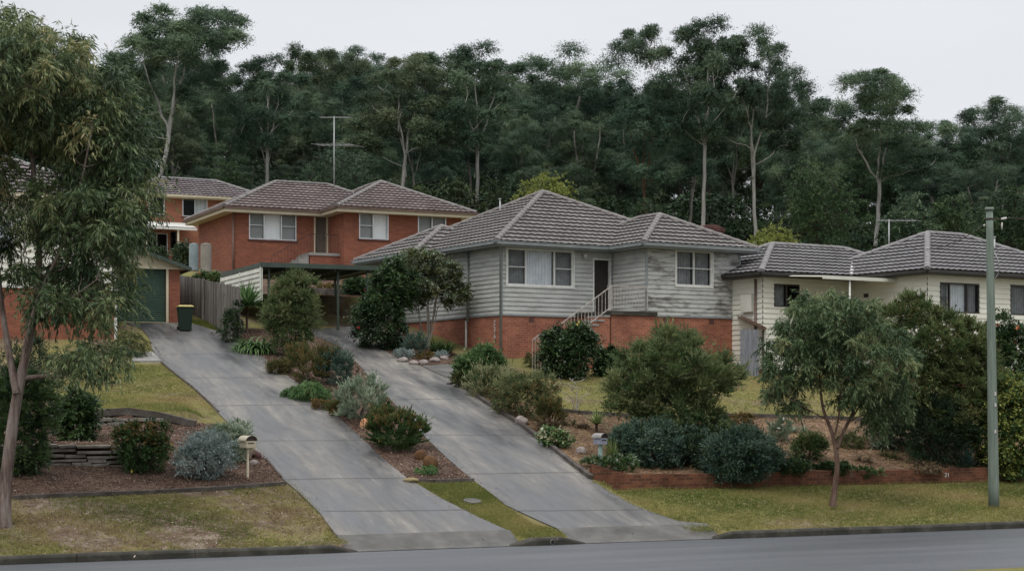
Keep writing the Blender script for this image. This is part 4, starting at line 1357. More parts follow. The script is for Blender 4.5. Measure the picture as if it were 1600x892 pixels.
def grow(stems, targets, rlimb=.5, rmin=.012, wig=.12, steps=6, rise=.35):
    """stems: list of (path, radii) ; a limb leaves the nearest lower node for each target"""
    nodes = [(np.array(p), r, 1.) for path, rads in stems for p, r in zip(path[len(path)//3:], rads[len(path)//3:])]
    paths = [(np.array(p), np.array(r)) for p, r in stems]
    T = np.array(targets)
    cen = np.array(stems[0][0][-1])
    order = np.argsort(np.linalg.norm(T-cen, axis=1))
    for q in order:
        t = T[q]
        NP = np.array([nd_[0] for nd_ in nodes]); NR = np.array([nd_[1] for nd_ in nodes])
        dv = t-NP
        cost = np.linalg.norm(dv, axis=1)+np.maximum(0, rise*np.linalg.norm(dv[:, :2], axis=1)-dv[:, 2])*1.2-NR*2
        i_ = int(np.argmin(cost)); p0, r0 = nodes[i_][0], nodes[i_][1]
        Ln = np.linalg.norm(t-p0)
        if Ln < .05: continue
        u_ = np.linspace(0, 1, steps)[:, None]
        mid = p0+(t-p0)*.5+np.array([0, 0, -.10*Ln])+rng.normal(size=3)*wig*Ln
        pth = (1-u_)**2*p0+2*u_*(1-u_)*mid+u_**2*t
        pth[1:-1] += rng.normal(size=(steps-2, 3))*wig*.25*Ln
        ra = max(r0*rlimb, rmin*1.3)
        rad = ra+(rmin-ra)*u_[:, 0]**.8
        paths.append((pth, rad))
        for z_ in range(2, steps): nodes.append((pth[z_], rad[z_], 1.))
    return paths

def stem(p0, p1, r0, r1, n=9, wig=.05, bend=(0, 0, 0), flare=1.35):
    p0, p1 = np.array(p0, float), np.array(p1, float)
    u_ = np.linspace(0, 1, n)[:, None]
    L = np.linalg.norm(p1-p0)
    w_ = np.cumsum(rng.normal(size=(n, 3)), 0)*wig*L/n
    w_ -= w_[0]
    w_ = w_ - u_*w_[-1]
    pth = p0+(p1-p0)*u_+w_+np.array(bend)*np.sin(u_*np.pi)
    rad = r0+(r1-r0)*u_[:, 0]
    rad[0] *= flare; rad[1] *= 1+(flare-1)*.25
    return pth, rad

def cat_leaves(parts):
    V, Fq, T_, b = [], [], [], 0
    for v, f, t in parts:
        V.append(v); Fq.append(f+b); T_.append(t); b += len(v)
    return np.concatenate(V), np.concatenate(Fq), np.concatenate(T_)

LM = {}
LM['gum'] = leafmat('gum_leaf', [(0, .018, .040, .016), (.45, .066, .105, .045), (.8, .19, .235, .10), (1, .32, .28, .13)], .42, .22, .4)
LM['gum_small'] = leafmat('young_gum_leaf', [(0, .020, .046, .018), (.45, .066, .110, .046), (.8, .17, .225, .105), (1, .25, .25, .11)], .45, .22, .38)
LM['forest_a'] = leafmat('forest_leaf_dark', [(0, .024, .046, .033), (.5, .062, .106, .073), (1, .17, .225, .15)], .55, .2, vary=True)
LM['forest_b'] = leafmat('forest_leaf_mid', [(0, .030, .052, .036), (.5, .080, .124, .081), (1, .20, .25, .16)], .55, .2, vary=True)
LM['forest_c'] = leafmat('forest_leaf_green', [(0, .028, .052, .030), (.5, .064, .104, .052), (1, .14, .19, .09)], .55, .2, vary=True)
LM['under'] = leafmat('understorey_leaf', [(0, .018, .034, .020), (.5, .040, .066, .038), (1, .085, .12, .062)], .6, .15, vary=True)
LM['lime'] = leafmat('lime_leaf', [(0, .10, .13, .03), (.5, .21, .24, .06), (1, .36, .37, .11)], .5, .25)
LM['olive'] = leafmat('olive_leaf', [(0, .035, .048, .016), (.5, .08, .095, .035), (1, .17, .165, .07)], .5, .25)
LM['fine'] = leafmat('fine_leaf', [(0, .045, .072, .03), (.5, .12, .155, .068), (.85, .22, .25, .12), (1, .30, .26, .13)], .5, .25)
LM['needle'] = leafmat('needle_leaf', [(0, .035, .068, .026), (.5, .10, .148, .056), (.85, .21, .25, .10), (1, .28, .25, .12)], .5, .2)
LM['dark'] = leafmat('dark_glossy_leaf', [(0, .012, .028, .012), (.5, .034, .062, .026), (1, .09, .135, .055)], .32, .15, .6)
LM['mid'] = leafmat('mid_green_leaf', [(0, .025, .055, .018), (.5, .06, .11, .038), (1, .13, .19, .07)], .5, .25)
LM['bright'] = leafmat('bright_green_leaf', [(0, .045, .10, .035), (.5, .10, .19, .065), (1, .22, .32, .14)], .5, .25)
LM['silver'] = leafmat('silver_leaf', [(0, .12, .16, .14), (.5, .27, .33, .31), (1, .46, .52, .50)], .65, .15)
LM['silvergreen'] = leafmat('silver_green_leaf', [(0, .10, .14, .09), (.5, .22, .28, .19), (1, .40, .45, .33)], .6, .15)
LM['rust'] = leafmat('rusty_leaf', [(0, .05, .05, .018), (.5, .13, .10, .035), (1, .26, .15, .06)], .6, .2)
LM['bluegreen'] = leafmat('blue_green_leaf', [(0, .028, .065, .050), (.5, .07, .12, .09), (1, .15, .21, .16)], .55, .2)
LM['cream'] = leafmat('cream_leaf', [(0, .14, .16, .07), (.5, .33, .32, .18), (1, .55, .52, .36)], .6, .2)
LM['yucca'] = leafmat('yucca_leaf', [(0, .09, .14, .05), (.5, .20, .26, .10), (1, .42, .44, .20)], .45, .15)
LM['agave'] = leafmat('agave_leaf', [(0, .05, .12, .11), (.5, .09, .18, .165), (1, .15, .26, .24)], .5, .05)
LM['brownstrap'] = leafmat('brown_strap_leaf', [(0, .05, .035, .02), (.5, .12, .085, .05), (1, .22, .17, .10)], .6, .15)
LM['grass'] = leafmat('grass_blade', [(0, .085, .115, .028), (.35, .17, .185, .055), (.6, .26, .235, .08), (.8, .33, .265, .125), (1, .20, .14, .075)], .7, .2, .15)
LM['chips'] = leafmat('chips', [(0, .05, .028, .02), (.4, .13, .085, .06), (.75, .24, .17, .13), (1, .45, .38, .32)], .9, 0, .1)
LM['straw'] = leafmat('straw_litter', [(0, .07, .042, .02), (.4, .17, .11, .055), (.75, .30, .21, .11), (1, .46, .36, .22)], .9, 0, .1)
LM['flower_red'] = leafmat('red_petal', [(0, .45, .03, .04), (1, .65, .08, .08)], .5, .1)
LM['flower_white'] = leafmat('white_petal', [(0, .6, .6, .55), (1, .85, .85, .8)], .5, .1)
LM['flower_yellow'] = leafmat('yellow_petal', [(0, .6, .5, .08), (1, .75, .62, .2)], .5, .1)
LM['flower_orange'] = leafmat('orange_petal', [(0, .5, .17, .08), (1, .62, .28, .15)], .5, .1)

KIND = {
 # L, W, twigs-per, zbias, droop, down, spread, clump radius factor, up
 'fine':   dict(per=16, zb=.5, droop=.12, down=-.15, spread=.35, L=.085, Wd=.018, up=.2),
 'needle': dict(per=18, zb=.35, droop=.25, down=-.05, spread=.45, L=.12, Wd=.016, up=.2),
 'weep':   dict(per=16, zb=.1, droop=.7, down=.35, spread=.35, L=.13, Wd=.016, up=.1),
 'broad':  dict(per=8, zb=.25, droop=.15, down=.15, spread=.55, L=.10, Wd=.055, up=.7),
 'gum':    dict(per=12, zb=.15, droop=.45, down=.6, spread=.38, L=.15, Wd=.026, up=.05),
 'tuft':   dict(per=12, zb=.4, droop=.1, down=-.2, spread=.5, L=.06, Wd=.022, up=.4),
 'upright':dict(per=14, zb=1.2, droop=0., down=-.5, spread=.3, L=.07, Wd=.02, up=.2),
 'flat':   dict(per=10, zb=.1, droop=.1, down=-.05, spread=.5, L=.07, Wd=.025, up=.8),
}
def bush(u, v, wp, hp, kind, mat, label, name='shrub', cat='shrub', n=9000, clumps=26, cr=.26, dep=.85, base=0., group=None, stemmat='bark_dark', stems=5, flowers=None, over=None, scale=1., shell=.6, ells=None, rad=.02, Y=None, sink=.03, layers=None):
    if Y is None:
        g = ground_at(u, v)
    else:
        k = (u-800)/F; g = np.array([k*Y, Y, h1(k*Y, Y)])
    sc = g[1]/F
    W_, H_ = wp*sc, hp*sc
    root = empty(name, (g[0], g[1], g[2]-sink), 0, label, cat, group)
    r_ = cr*min(W_, H_*1.4)
    if ells is None:
        zc_ = H_*(base+(1-base)*.44)
        ells_ = [(0, 0, zc_, max(.05, W_/2-r_*.55), max(.05, W_/2*dep-r_*.55), max(.05, H_*(1-base)*.56-r_*.45))]
        x_, y_, z_, a_, b_, c_ = ells_[0]
        ells_ = [(x_, y_, z_*.9, a_*.86, b_*.86, c_*.84)]
        for _ in range(4):      # uneven lobes break the outline
            t_ = rng.random()*6.283; f_ = rng.uniform(.36, .6)
            ells_.append((math.cos(t_)*a_*(1.02-f_), math.sin(t_)*b_*(1.02-f_), z_+rng.uniform(-.25, 1.)*c_*(1.02-f_), a_*f_, b_*f_, c_*f_))
    else:  # fractions of W (x,y) and H (z)
        ells_ = [(a*W_, b*W_, c*H_, d*W_, e*W_, f*H_) for a, b, c, d, e, f in ells]
    C = ell_points(clumps, ells_, shell)
    C = C[C[:, 2] > r_*.25] if (C[:, 2] > r_*.25).sum() > 3 else C
    cen = np.array([0, 0, H_*.3])
    kw = dict(KIND[kind]); kw['L'] *= scale; kw['Wd'] *= scale
    if over: kw.update(over)
    rr = r_*rng.uniform(.75, 1.25, len(C))
    V_, F_, T_ = twig_leaves(C, rr, n, out=unit(C-cen), **kw)
    V_[:, 2] = np.maximum(V_[:, 2], -.02)
    mesh_np('foliage', V_, F_, LM[mat], root, T_)
    if layers:        # a second leaf colour sprinkled through the shrub
        m2_, frac, zr_ = layers
        C2 = C[(C[:, 2] > H_*zr_[0]) & (C[:, 2] < H_*zr_[1])]
        if len(C2):
            V_, F_, T_ = twig_leaves(C2, r_*1.05, int(n*frac), out=unit(C2-cen), **kw)
            mesh_np('foliage', V_, F_, LM[m2_], root, T_)
    st = []
    for q in range(stems):
        a_ = rng.random()*6.283; t_ = C[rng.integers(len(C))]*np.array([.6, .6, .75])
        st.append(stem((math.cos(a_)*rad*1.5, math.sin(a_)*rad*1.5, 0), t_, rad, rad*.5, 6, .08))
    sel = C[rng.random(len(C)) < .6] if len(C) > 8 else C
    pa = grow(st, sel, .6, rad*.25, .1, 5)
    Vs, Fs = tubes_mesh(pa, 5)
    mesh_np('stem', Vs, Fs, MAT[stemmat], root, smooth=True)
    if flowers:
        fm_, fn, fs = flowers
        q = rng.integers(0, len(C), fn)
        o_ = unit(C[q]-cen); o_[:, 1] -= .7; o_ = unit(o_+rng.normal(size=o_.shape)*.35)
        Pf = C[q]+o_*(rr[q]*.95)[:, None]
        for pf in Pf:
            Vf, Ff, Tf = leaves(np.repeat(pf[None], 8, 0)-rdir(8)*.01, rdir(8, .3), fs, fs*.8, rng.random(8), .5)
            mesh_np('flower', Vf, Ff, LM[fm_], root, Tf)
    return root

def blades(n, L, Wd, spread=.9, arch=.6, up0=.25, seg=6, base_r=.03, stiff=False, zmax=1.35):
    """strap leaves from the origin; returns V,F,T"""
    az = rng.random(n)*2*np.pi
    el = np.clip(rng.normal(up0+ (zmax-up0)*rng.random(n), .1), .02, 1.5)
    Ln = L*rng.uniform(.6, 1.1, n); Wn = Wd*rng.uniform(.7, 1.2, n)
    h = np.stack([np.cos(az), np.sin(az), 0*az], 1)
    sv_ = np.stack([-np.sin(az), np.cos(az), 0*az], 1)
    p = h*base_r*rng.random((n, 1)); Vs = []
    e = el.copy()
    prof = np.array([.55, .9, 1, .9, .7, .4, .04]) if seg == 6 else np.linspace(1, .05, seg+1)
    for k in range(seg+1):
        wd = (Wn*prof[k]/2)[:, None]
        Vs.append(p-sv_*wd); Vs.append(p+sv_*wd)
        p = p+(h*np.cos(e)[:, None]+np.array([0, 0, 1.])*np.sin(e)[:, None])*(Ln/seg)[:, None]
        e = e-arch/seg*(.6+.8*k/seg)*(1.5 if not stiff else .3)*rng.uniform(.6, 1.4, n)
    Va = np.stack(Vs, 1)      # n, 2(seg+1), 3
    m = 2*(seg+1)
    f = np.array([[2*k, 2*k+1, 2*k+3, 2*k+2] for k in range(seg)])
    Fq = (np.arange(n)[:, None, None]*m+f[None]).reshape(-1, 4)
    t = np.repeat(np.clip(rng.normal(.5, .2, n), 0, 1), m)
    return Va.reshape(-1, 3), Fq, t

def strap(u, v, mat, label, n=60, L=.5, Wd=.035, arch=.9, up0=.3, name='strappy_plant', cat='plant', heads=1, spread=.0, trunk=0., group=None, stiff=False, Y=None, flowers=None, zmax=1.35):
    g = ground_at(u, v) if Y is None else None
    if g is None:
        k = (u-800)/F; g = np.array([k*Y, Y, h1(k*Y, Y)])
    root = empty(name, (g[0], g[1], g[2]), 0, label, cat, group)
    parts = []
    tr_ = []
    for q in range(heads):
        off = np.array([rng.uniform(-1, 1)*spread, rng.uniform(-1, 1)*spread*.6, trunk*rng.uniform(.6, 1.) if heads > 1 else trunk])
        off[2] += h1(g[0]+off[0], g[1]+off[1])-g[2] if heads > 1 else 0
        V_, F_, T_ = blades(n, L, Wd, arch=arch, up0=up0, stiff=stiff, zmax=zmax)
        parts.append((V_+off, F_, T_))
        if trunk: tr_.append(stem((off[0]*.5, off[1]*.5, -.05), off+np.array([0, 0, .03]), .05, .04, 5, .03))
    V_, F_, T_ = cat_leaves(parts)
    mesh_np('leaf', V_, F_, LM[mat], root, T_)
    if tr_:
        Vs, Fs = tubes_mesh(tr_, 7); mesh_np('trunk', Vs, Fs, MAT['bark_brown'], root, smooth=True)
    if flowers:
        fm_, fn, fs, hgt = flowers
        st = []
        for q in range(fn):
            pf = np.array([rng.uniform(-1, 1)*max(spread, .15), rng.uniform(-1, 1)*.1, hgt*rng.uniform(.8, 1.1)])
            st.append((np.array([[pf[0]*.4, 0, 0], pf*.6, pf]), np.array([.008, .006, .005])))
            Vf, Ff, Tf = leaves(np.repeat(pf[None], 22, 0), rdir(22, .2), fs, fs*.5, rng.random(22)); mesh_np('flower', Vf, Ff, LM[fm_], root, Tf)
        Vs, Fs = tubes_mesh(st, 4); mesh_np('flower_stalk', Vs, Fs, LM['mid'], root, np.full(len(Vs), .5))
    return root

# ------------------------------------------------------------------ forest trees
def forest_variant(idx, style, leafm, barkm):
    """a 20 m tall eucalypt; returns list of (name, mesh)"""
    H = 20.
    lean = rng.normal(0, .6, 2)
    if style == 'tall':      # bare lower trunk, layered clumps of foliage, airy top
        fork = .5*H
        p1 = (lean[0], lean[1], fork)
        tr_ = [stem((0, 0, -.5), p1, .17, .12, 10, .04)]
        ends = []
        for q in range(3):
            a_ = q*2.1+rng.random()
            e_ = np.array([lean[0]+math.cos(a_)*rng.uniform(1., 2.6), lean[1]+math.sin(a_)*rng.uniform(1., 2.6), H*rng.uniform(.72, .86)])
            tr_.append(stem(np.array(p1)-np.array([0, 0, rng.uniform(0, 2.5)])*(q > 0), e_, .09, .04, 9, .12, flare=1.)); ends.append(e_)
        ells = []
        for e_ in ends:
            for _ in range(3):
                ells.append((e_[0]+rng.normal(0, 1.2), e_[1]+rng.normal(0, 1.2), e_[2]+rng.uniform(-3.5, 2.2), rng.uniform(1.2, 2.2), rng.uniform(1.2, 2.2), rng.uniform(.8, 1.5)))
        ells.append((lean[0], lean[1], H*.86, 2.4, 2.4, 1.6))
        for _ in range(2):
            a_ = rng.random()*6.28
            ells.append((math.cos(a_)*2.3, math.sin(a_)*2.3, H*rng.uniform(.48, .62), 1.5, 1.5, .8))
        nc, n, rc = 50, 19000, 1.15
    elif style == 'full':    # foliage most of the way down
        p1 = (lean[0]*.6, lean[1]*.6, .35*H)
        tr_ = [stem((0, 0, -.5), p1, .36, .26, 9, .05)]
        for q in range(3):
            a_ = q*2.1+rng.random()
            tr_.append(stem(p1, (p1[0]+math.cos(a_)*2., p1[1]+math.sin(a_)*2., H*rng.uniform(.7, .88)), .2, .07, 8, .1, flare=1.))
        ells = [(0, 0, H*.80, 2.6, 2.6, 2.8), (.8, 0, H*.62, 3.7, 3.5, 3.2), (-.9, .3, H*.50, 3.6, 3.4, 3.4), (0, -.4, H*.34, 3.1, 3.1, 2.6)]
        nc, n, rc = 72, 26000, 1.35
    else:                    # round spreading crown
        p1 = (lean[0]*.5, lean[1]*.5, .38*H)
        tr_ = [stem((0, 0, -.5), p1, .36, .27, 9, .05)]
        for q in range(4):
            a_ = q*1.6+rng.random()
            tr_.append(stem(p1, (p1[0]+math.cos(a_)*3., p1[1]+math.sin(a_)*3., H*rng.uniform(.68, .84)), .2, .07, 8, .1, flare=1.))
        ells = [(-2.0, 0, H*.80, 2.6, 2.6, 2.4), (2.0, .5, H*.77, 2.8, 2.6, 2.3), (0, 0, H*.86, 2.6, 2.4, 2.4), (0, -1., H*.62, 4.2, 3.8, 2.8), (0, 0, H*.46, 3.4, 3.4, 2.2)]
        nc, n, rc = 70, 25000, 1.35
    C = ell_points(nc, ells, .6)
    C[:, 2] = np.minimum(C[:, 2], H*.965)
    paths = grow(tr_, C[rng.random(len(C)) < .6], .40, .018, .11, 6, .5)
    Vs, Fs = tubes_mesh(paths, 6)
    # domed clumps: twigs spread sideways and droop, so each clump reads as a lit cap
    rr = rc*rng.uniform(.6, 1.4, len(C))
    V_, F_, T_ = twig_leaves(C, rr, int(n*5.6), per=14, zb=.42, droop=.22, down=.5, spread=.6, L=.135, Wd=.052, up=.9, ct=.2, flat=.9, tmin=.3, dome=True)
    o1_ = mesh_np('trunk', Vs, Fs, MAT[barkm], smooth=True)
    o2_ = mesh_np('crown', V_, F_, LM[leafm], tint=T_)
    ms = (o1_.data, o2_.data)
    bpy.data.objects.remove(o1_); bpy.data.objects.remove(o2_)
    return ms
FV = {'tall': [], 'full': [], 'round': [], 'dark': []}
for k, (st_, lf, bk) in enumerate([('tall','forest_a','bark_pale'),('tall','forest_b','bark_pale'),('full','forest_a','bark_pale'),('tall','forest_b','bark_pale'),('tall','forest_a','bark_pale'),('full','forest_a','bark_dark'),('full','forest_b','bark_pale'),('full','forest_c','bark_dark'),('round','forest_b','bark_pale'),('round','forest_a','bark_pale'),('round','forest_b','bark_dark')]):
    FV[st_].append(forest_variant(k, st_, lf, bk))

def put_tree(ms, X, Y, H, wid, label, group, rz=None, name='gum_tree', cat='tree', trunkmat=None):
    g = h1(X, Y)
    root = empty(name, (X, Y, g-.2), 0, label, cat, group)
    rz = rng.random()*6.283 if rz is None else rz
    for nm, me in zip(('trunk', 'crown'), ms):
        o = bpy.data.objects.new(nm, me); col.objects.link(o); o.parent = root
        o.scale = (H/20*wid, H/20*wid, H/20); o.rotation_euler = (0, 0, rz)
        if nm == 'trunk' and trunkmat:
            o.material_slots[0].link = 'OBJECT'; o.material_slots[0].material = MAT[trunkmat]
    return root

# skyline of the treetops in the photograph (column, row)
SKY_U = [-60, 0, 60, 130, 200, 260, 320, 350, 380, 440, 470, 520, 580, 640, 680, 700, 750, 800, 830, 880, 930, 960, 990, 1040, 1100, 1150, 1230, 1270, 1310, 1360, 1420, 1450, 1490, 1520, 1560, 1600, 1680]
SKY_V = [120, 110, 95, 75, 70, 80, 95, 110, 95, 92, 90, 88, 85, 90, 112, 118, 88, 105, 100, 90, 112, 122, 125, 110, 100, 105, 150, 178, 172, 165, 178, 190, 200, 196, 188, 198, 205]
EMB = [  # emergent crowns: column, top row, distance, width factor, style, variant, words
 (232, 4, 114, 1.45, 'tall', 0, 'tallest gum tree on the left, pale trunk rising beside the far brick house'),
 (300, 60, 150, 1.2, 'round', 0, 'broad gum tree just right of the tallest gum at the left'),
 (414, 84, 116, 1.25, 'tall', 1, 'gum tree with pale straight trunk behind the left end of the red house roof'),
 (492, 64, 150, 1.1, 'tall', 1, 'gum tree with small separate top tufts above the tall antenna'),
 (560, 74, 158, 1.3, 'round', 0, 'wide crowned gum tree on the skyline right of the tall antenna'),
 (616, 68, 115, 1.3, 'tall', 2, 'forked grey gum tree behind the right hip of the red house roof'),
 (745, 66, 117, 1.3, 'tall', 1, 'gum tree with ragged open top midway between the two house roofs'),
 (880, 78, 146, 1.5, 'round', 2, 'broad dome crowned gum tree behind the lime green tree'),
 (1013, 118, 115, 1.15, 'tall', 0, 'gum tree with orange brown lower trunk behind the grey house wing'),
 (1094, 24, 114, 1.05, 'tall', 1, 'highest open gum of the middle pair with slim pale trunk'),
 (1184, 38, 116, 1.0, 'tall', 2, 'second tall gum of the pair, forked pale trunk behind the chimney'),
 (1240, 122, 136, 1.0, 'tall', 0, 'shorter gum tree leaning out right of the tall pair'),
 (1360, 122, 115, 1.5, 'tall', 1, 'flat topped gum with forked white trunk behind the cream house'),
 (1450, 176, 138, 1.2, 'tall', 2, 'slim gum tree behind the ridge peak of the cream house roof'),
 (1548, 152, 142, 1.35, 'round', 1, 'gum tree with umbrella top above the power pole'),
 (1600, 190, 150, 1.2, 'tall', 0, 'pale hazy gum tree at the right edge of the skyline')]
for (u_, v_, Y_, wf_, st_, vi, lab) in EMB:
    X_ = (u_-800)/F*Y_
    z_ = HC+(VH-v_)/F*Y_
    put_tree(FV[st_][vi], X_, Y_, (z_-h1(X_, Y_)+.2)/.985, wf_*.98, lab, None, trunkmat='bark_orange' if u_ == 1013 else 'bark_hero' if Y_ < 120 else 'bark_pale')
REG = [(-200, 215, 'beside and behind the big street gum'), (215, 380, 'behind the two storey house'), (380, 560, 'behind the left half of the red house'), (560, 760, 'behind the right half of the red house'), (760, 985, 'behind the left half of the grey house'), (985, 1190, 'behind the grey house wing'), (1190, 1400, 'behind the left half of the cream house'), (1400, 1800, 'behind the power pole')]
ORD = 'first second third fourth fifth sixth seventh eighth ninth tenth eleventh twelfth thirteenth fourteenth fifteenth sixteenth seventeenth eighteenth nineteenth twentieth'.split()
RW = ['front row', 'second row', 'middle row', 'fourth row', 'fifth row', 'rear row']
rowsF = [(118, 150, 60), (130, 115, 34), (144, 108, 16), (160, 115, 10), (182, 130, 4), (205, 150, 0)]
for ri, (Yr, du, below) in enumerate(rowsF):
    spots = []
    u_ = -90+rng.uniform(0, 60)
    stepu = [105, 92, 84, 80, 82, 84][ri]
    while u_ < 1700:
        spots.append(u_); u_ += stepu*rng.uniform(.75, 1.25)
    cnt = {}
    for u_ in spots:
        if ri < 2 and any(abs(u_-e[0]) < (40 if ri == 0 else 24) for e in EMB if e[2] < 120): continue
        Y_ = Yr*rng.uniform(.965, 1.035)
        X_ = (u_-800)/F*Y_
        vt = np.interp(u_, SKY_U, SKY_V)+below+rng.uniform(-4, 30)
        if ri == 0: vt += rng.uniform(20, 90)
        z_ = HC+(VH-vt)/F*Y_
        H_ = z_-h1(X_, Y_)
        if H_ < 5: continue
        st_ = random.choice(['full', 'tall', 'round', 'tall']) if ri < 3 else random.choice(['full', 'round'])
        reg = next(r for a, b, r in REG if a <= u_ < b)
        k = cnt.get(reg, 0); cnt[reg] = k+1
        put_tree(random.choice(FV[st_]), X_, Y_, H_, rng.uniform(1.0, 1.3)*max(1, 12/H_*.95), f'{ORD[k]} gum from left, {RW[ri]}, {reg}', 'eucalypts of the forest behind the houses')
# understorey shrubs along the foot of the forest
UV_ = []
for q in range(4):
    C = ell_points(46, [(0, 0, 2.2, 2.6, 2.4, 1.9), (1., 0, 1.4, 2.4, 2.2, 1.2)], .6)
    C = C[C[:, 2] > .2]
    V_, F_, T_ = twig_leaves(C, .75*rng.uniform(.7, 1.3, len(C)), 9000, per=12, zb=.4, droop=.35, down=.1, spread=.5, L=.22, Wd=.09, up=.7, flat=.8)
    o_ = mesh_np('crown', V_, F_, LM['under' if q < 3 else 'forest_c'], tint=T_); me = o_.data; bpy.data.objects.remove(o_)
    Vs, Fs = tubes_mesh(grow([stem((0, 0, -.3), (.2, 0, 2.), .1, .06, 6, .08)], C[:14], .6, .02), 5)
    o_ = mesh_np('trunk', Vs, Fs, MAT['bark_dark'], smooth=True); mt = o_.data; bpy.data.objects.remove(o_)
    UV_.append((mt, me))
for ri, (Yr, stp) in enumerate([(112, 64), (122, 58), (134, 60)]):
    u_ = -80+rng.uniform(0, 40); cnt = {}
    while u_ < 1690:
        Y_ = Yr*rng.uniform(.97, 1.03); X_ = (u_-800)/F*Y_
        reg = next(r for a, b, r in REG if a <= u_ < b); k = cnt.get(reg, 0); cnt[reg] = k+1
        H_ = rng.uniform(3.6, 7.5)
        if ri < 2 and any(abs(u_-e[0]) < 40 for e in EMB if e[2] < 120): H_ = 2.2
        put_tree(random.choice(UV_), X_, Y_, H_*20/4.6*.95, rng.uniform(.9, 1.25), f'{ORD[k]} {["nearest", "middle", "farthest"][ri]} row understorey shrub, {reg}', 'understorey shrubs at the foot of the forest', name='shrub', cat='shrub')
        u_ += stp*rng.uniform(.75, 1.3)
# deep wood behind the rows, one mass
C = []
for (Yr, sp, zl) in ((150, 3.2, 5), (172, 3.4, 6), (200, 3.8, 7), (232, 4.2, 8)):
    for u_ in np.arange(-140, 1740, sp/Yr*F):
        for k in range(5):
            Y_ = Yr+rng.uniform(-6, 6); X_ = (u_+rng.uniform(-20, 20)-800)/F*Y_
            C.append((X_, Y_, h1(X_, Y_)+rng.uniform(0, zl)))
C = np.array(C)
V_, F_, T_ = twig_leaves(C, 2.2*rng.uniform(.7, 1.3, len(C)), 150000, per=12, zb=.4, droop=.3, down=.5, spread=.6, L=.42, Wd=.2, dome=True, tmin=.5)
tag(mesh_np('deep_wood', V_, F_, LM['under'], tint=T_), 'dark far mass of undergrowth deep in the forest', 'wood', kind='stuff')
# paler rounded trees low in front of the forest
def low_tree(u, vt, wp, Y, mat, label, n=15000, kind='broad', L=.2, Wd=.07, nm='tree', vb=None, bark='bark_dark', cl=60, hfrac=.75, crr=.16):
    X_ = (u-800)/F*Y; g = h1(X_, Y); H_ = HC+(VH-vt)/F*Y-g; W_ = wp*Y/F
    root = empty(nm, (X_, Y, g-.1), 0, label, 'tree')
    r_ = crr*W_
    e_ = [(0, 0, H_*(1-hfrac*.45), W_/2-r_*.6, W_/2-r_*.6, H_*hfrac*.45-r_*.5), (W_*.12, 0, H_*(1-hfrac*.62), W_/2-r_*.5, W_/2-r_, H_*hfrac*.35)]
    C = ell_points(cl, e_, .65)
    rr = r_*rng.uniform(.75, 1.25, len(C))
    V_, F_, T_ = twig_leaves(C, rr, n, per=12, zb=.45, droop=.3, down=.05, spread=.5, L=L, Wd=Wd, up=.7, flat=.85)
    mesh_np('crown', V_, F_, LM[mat], root, T_)
    Vs, Fs = tubes_mesh(grow([stem((0, 0, -.2), (0, 0, H_*.55), .13, .08, 7, .05)], C[::2], .55, .02), 6)
    mesh_np('trunk', Vs, Fs, MAT[bark], root, smooth=True)
    return root
low_tree(852, 258, 108, 86, 'lime', 'bright lime green tree poking up behind the grey house roof ridge', 18000, L=.13, Wd=.05, cl=70)
low_tree(1206, 344, 92, 84, 'lime', 'olive lime shrub tree between grey house chimney and cream house roof', 12000, L=.13, Wd=.05)
low_tree(530, 218, 128, 100, 'forest_b', 'soft grey green rounded tree behind the tall antenna mast', 18000, L=.17, Wd=.05, cl=75)
low_tree(778, 275, 58, 96, 'under', 'small dark green tree behind the valley between the house roofs', 8000, L=.17, Wd=.06)
low_tree(1275, 238, 110, 98, 'forest_c', 'yellowish green drooping tree behind the left ridge of the cream house', 18000, L=.17, Wd=.05, cl=75)
low_tree(1420, 292, 84, 96, 'forest_b', 'soft rounded tree behind the rooftop antenna of the cream house', 11000, L=.17, Wd=.06)
low_tree(1482, 300, 80, 98, 'forest_c', 'soft green tree behind the peak of the cream house roof', 11000, L=.17, Wd=.06)
low_tree(1580, 278, 110, 98, 'forest_c', 'green rounded tree behind the power pole top at the right', 14000, L=.17, Wd=.06)
low_tree(1010, 300, 70, 90, 'under', 'brownish dark shrub tree behind the grey house wing roof', 8000, L=.15, Wd=.05)
low_tree(655, 280, 56, 104, 'forest_c', 'small green tree behind the right hip of the red house', 8000, L=.16, Wd=.06)
low_tree(352, 245, 60, 112, 'forest_c', 'small dark green tree between the two storey house and the red house', 8000, L=.17, Wd=.06)

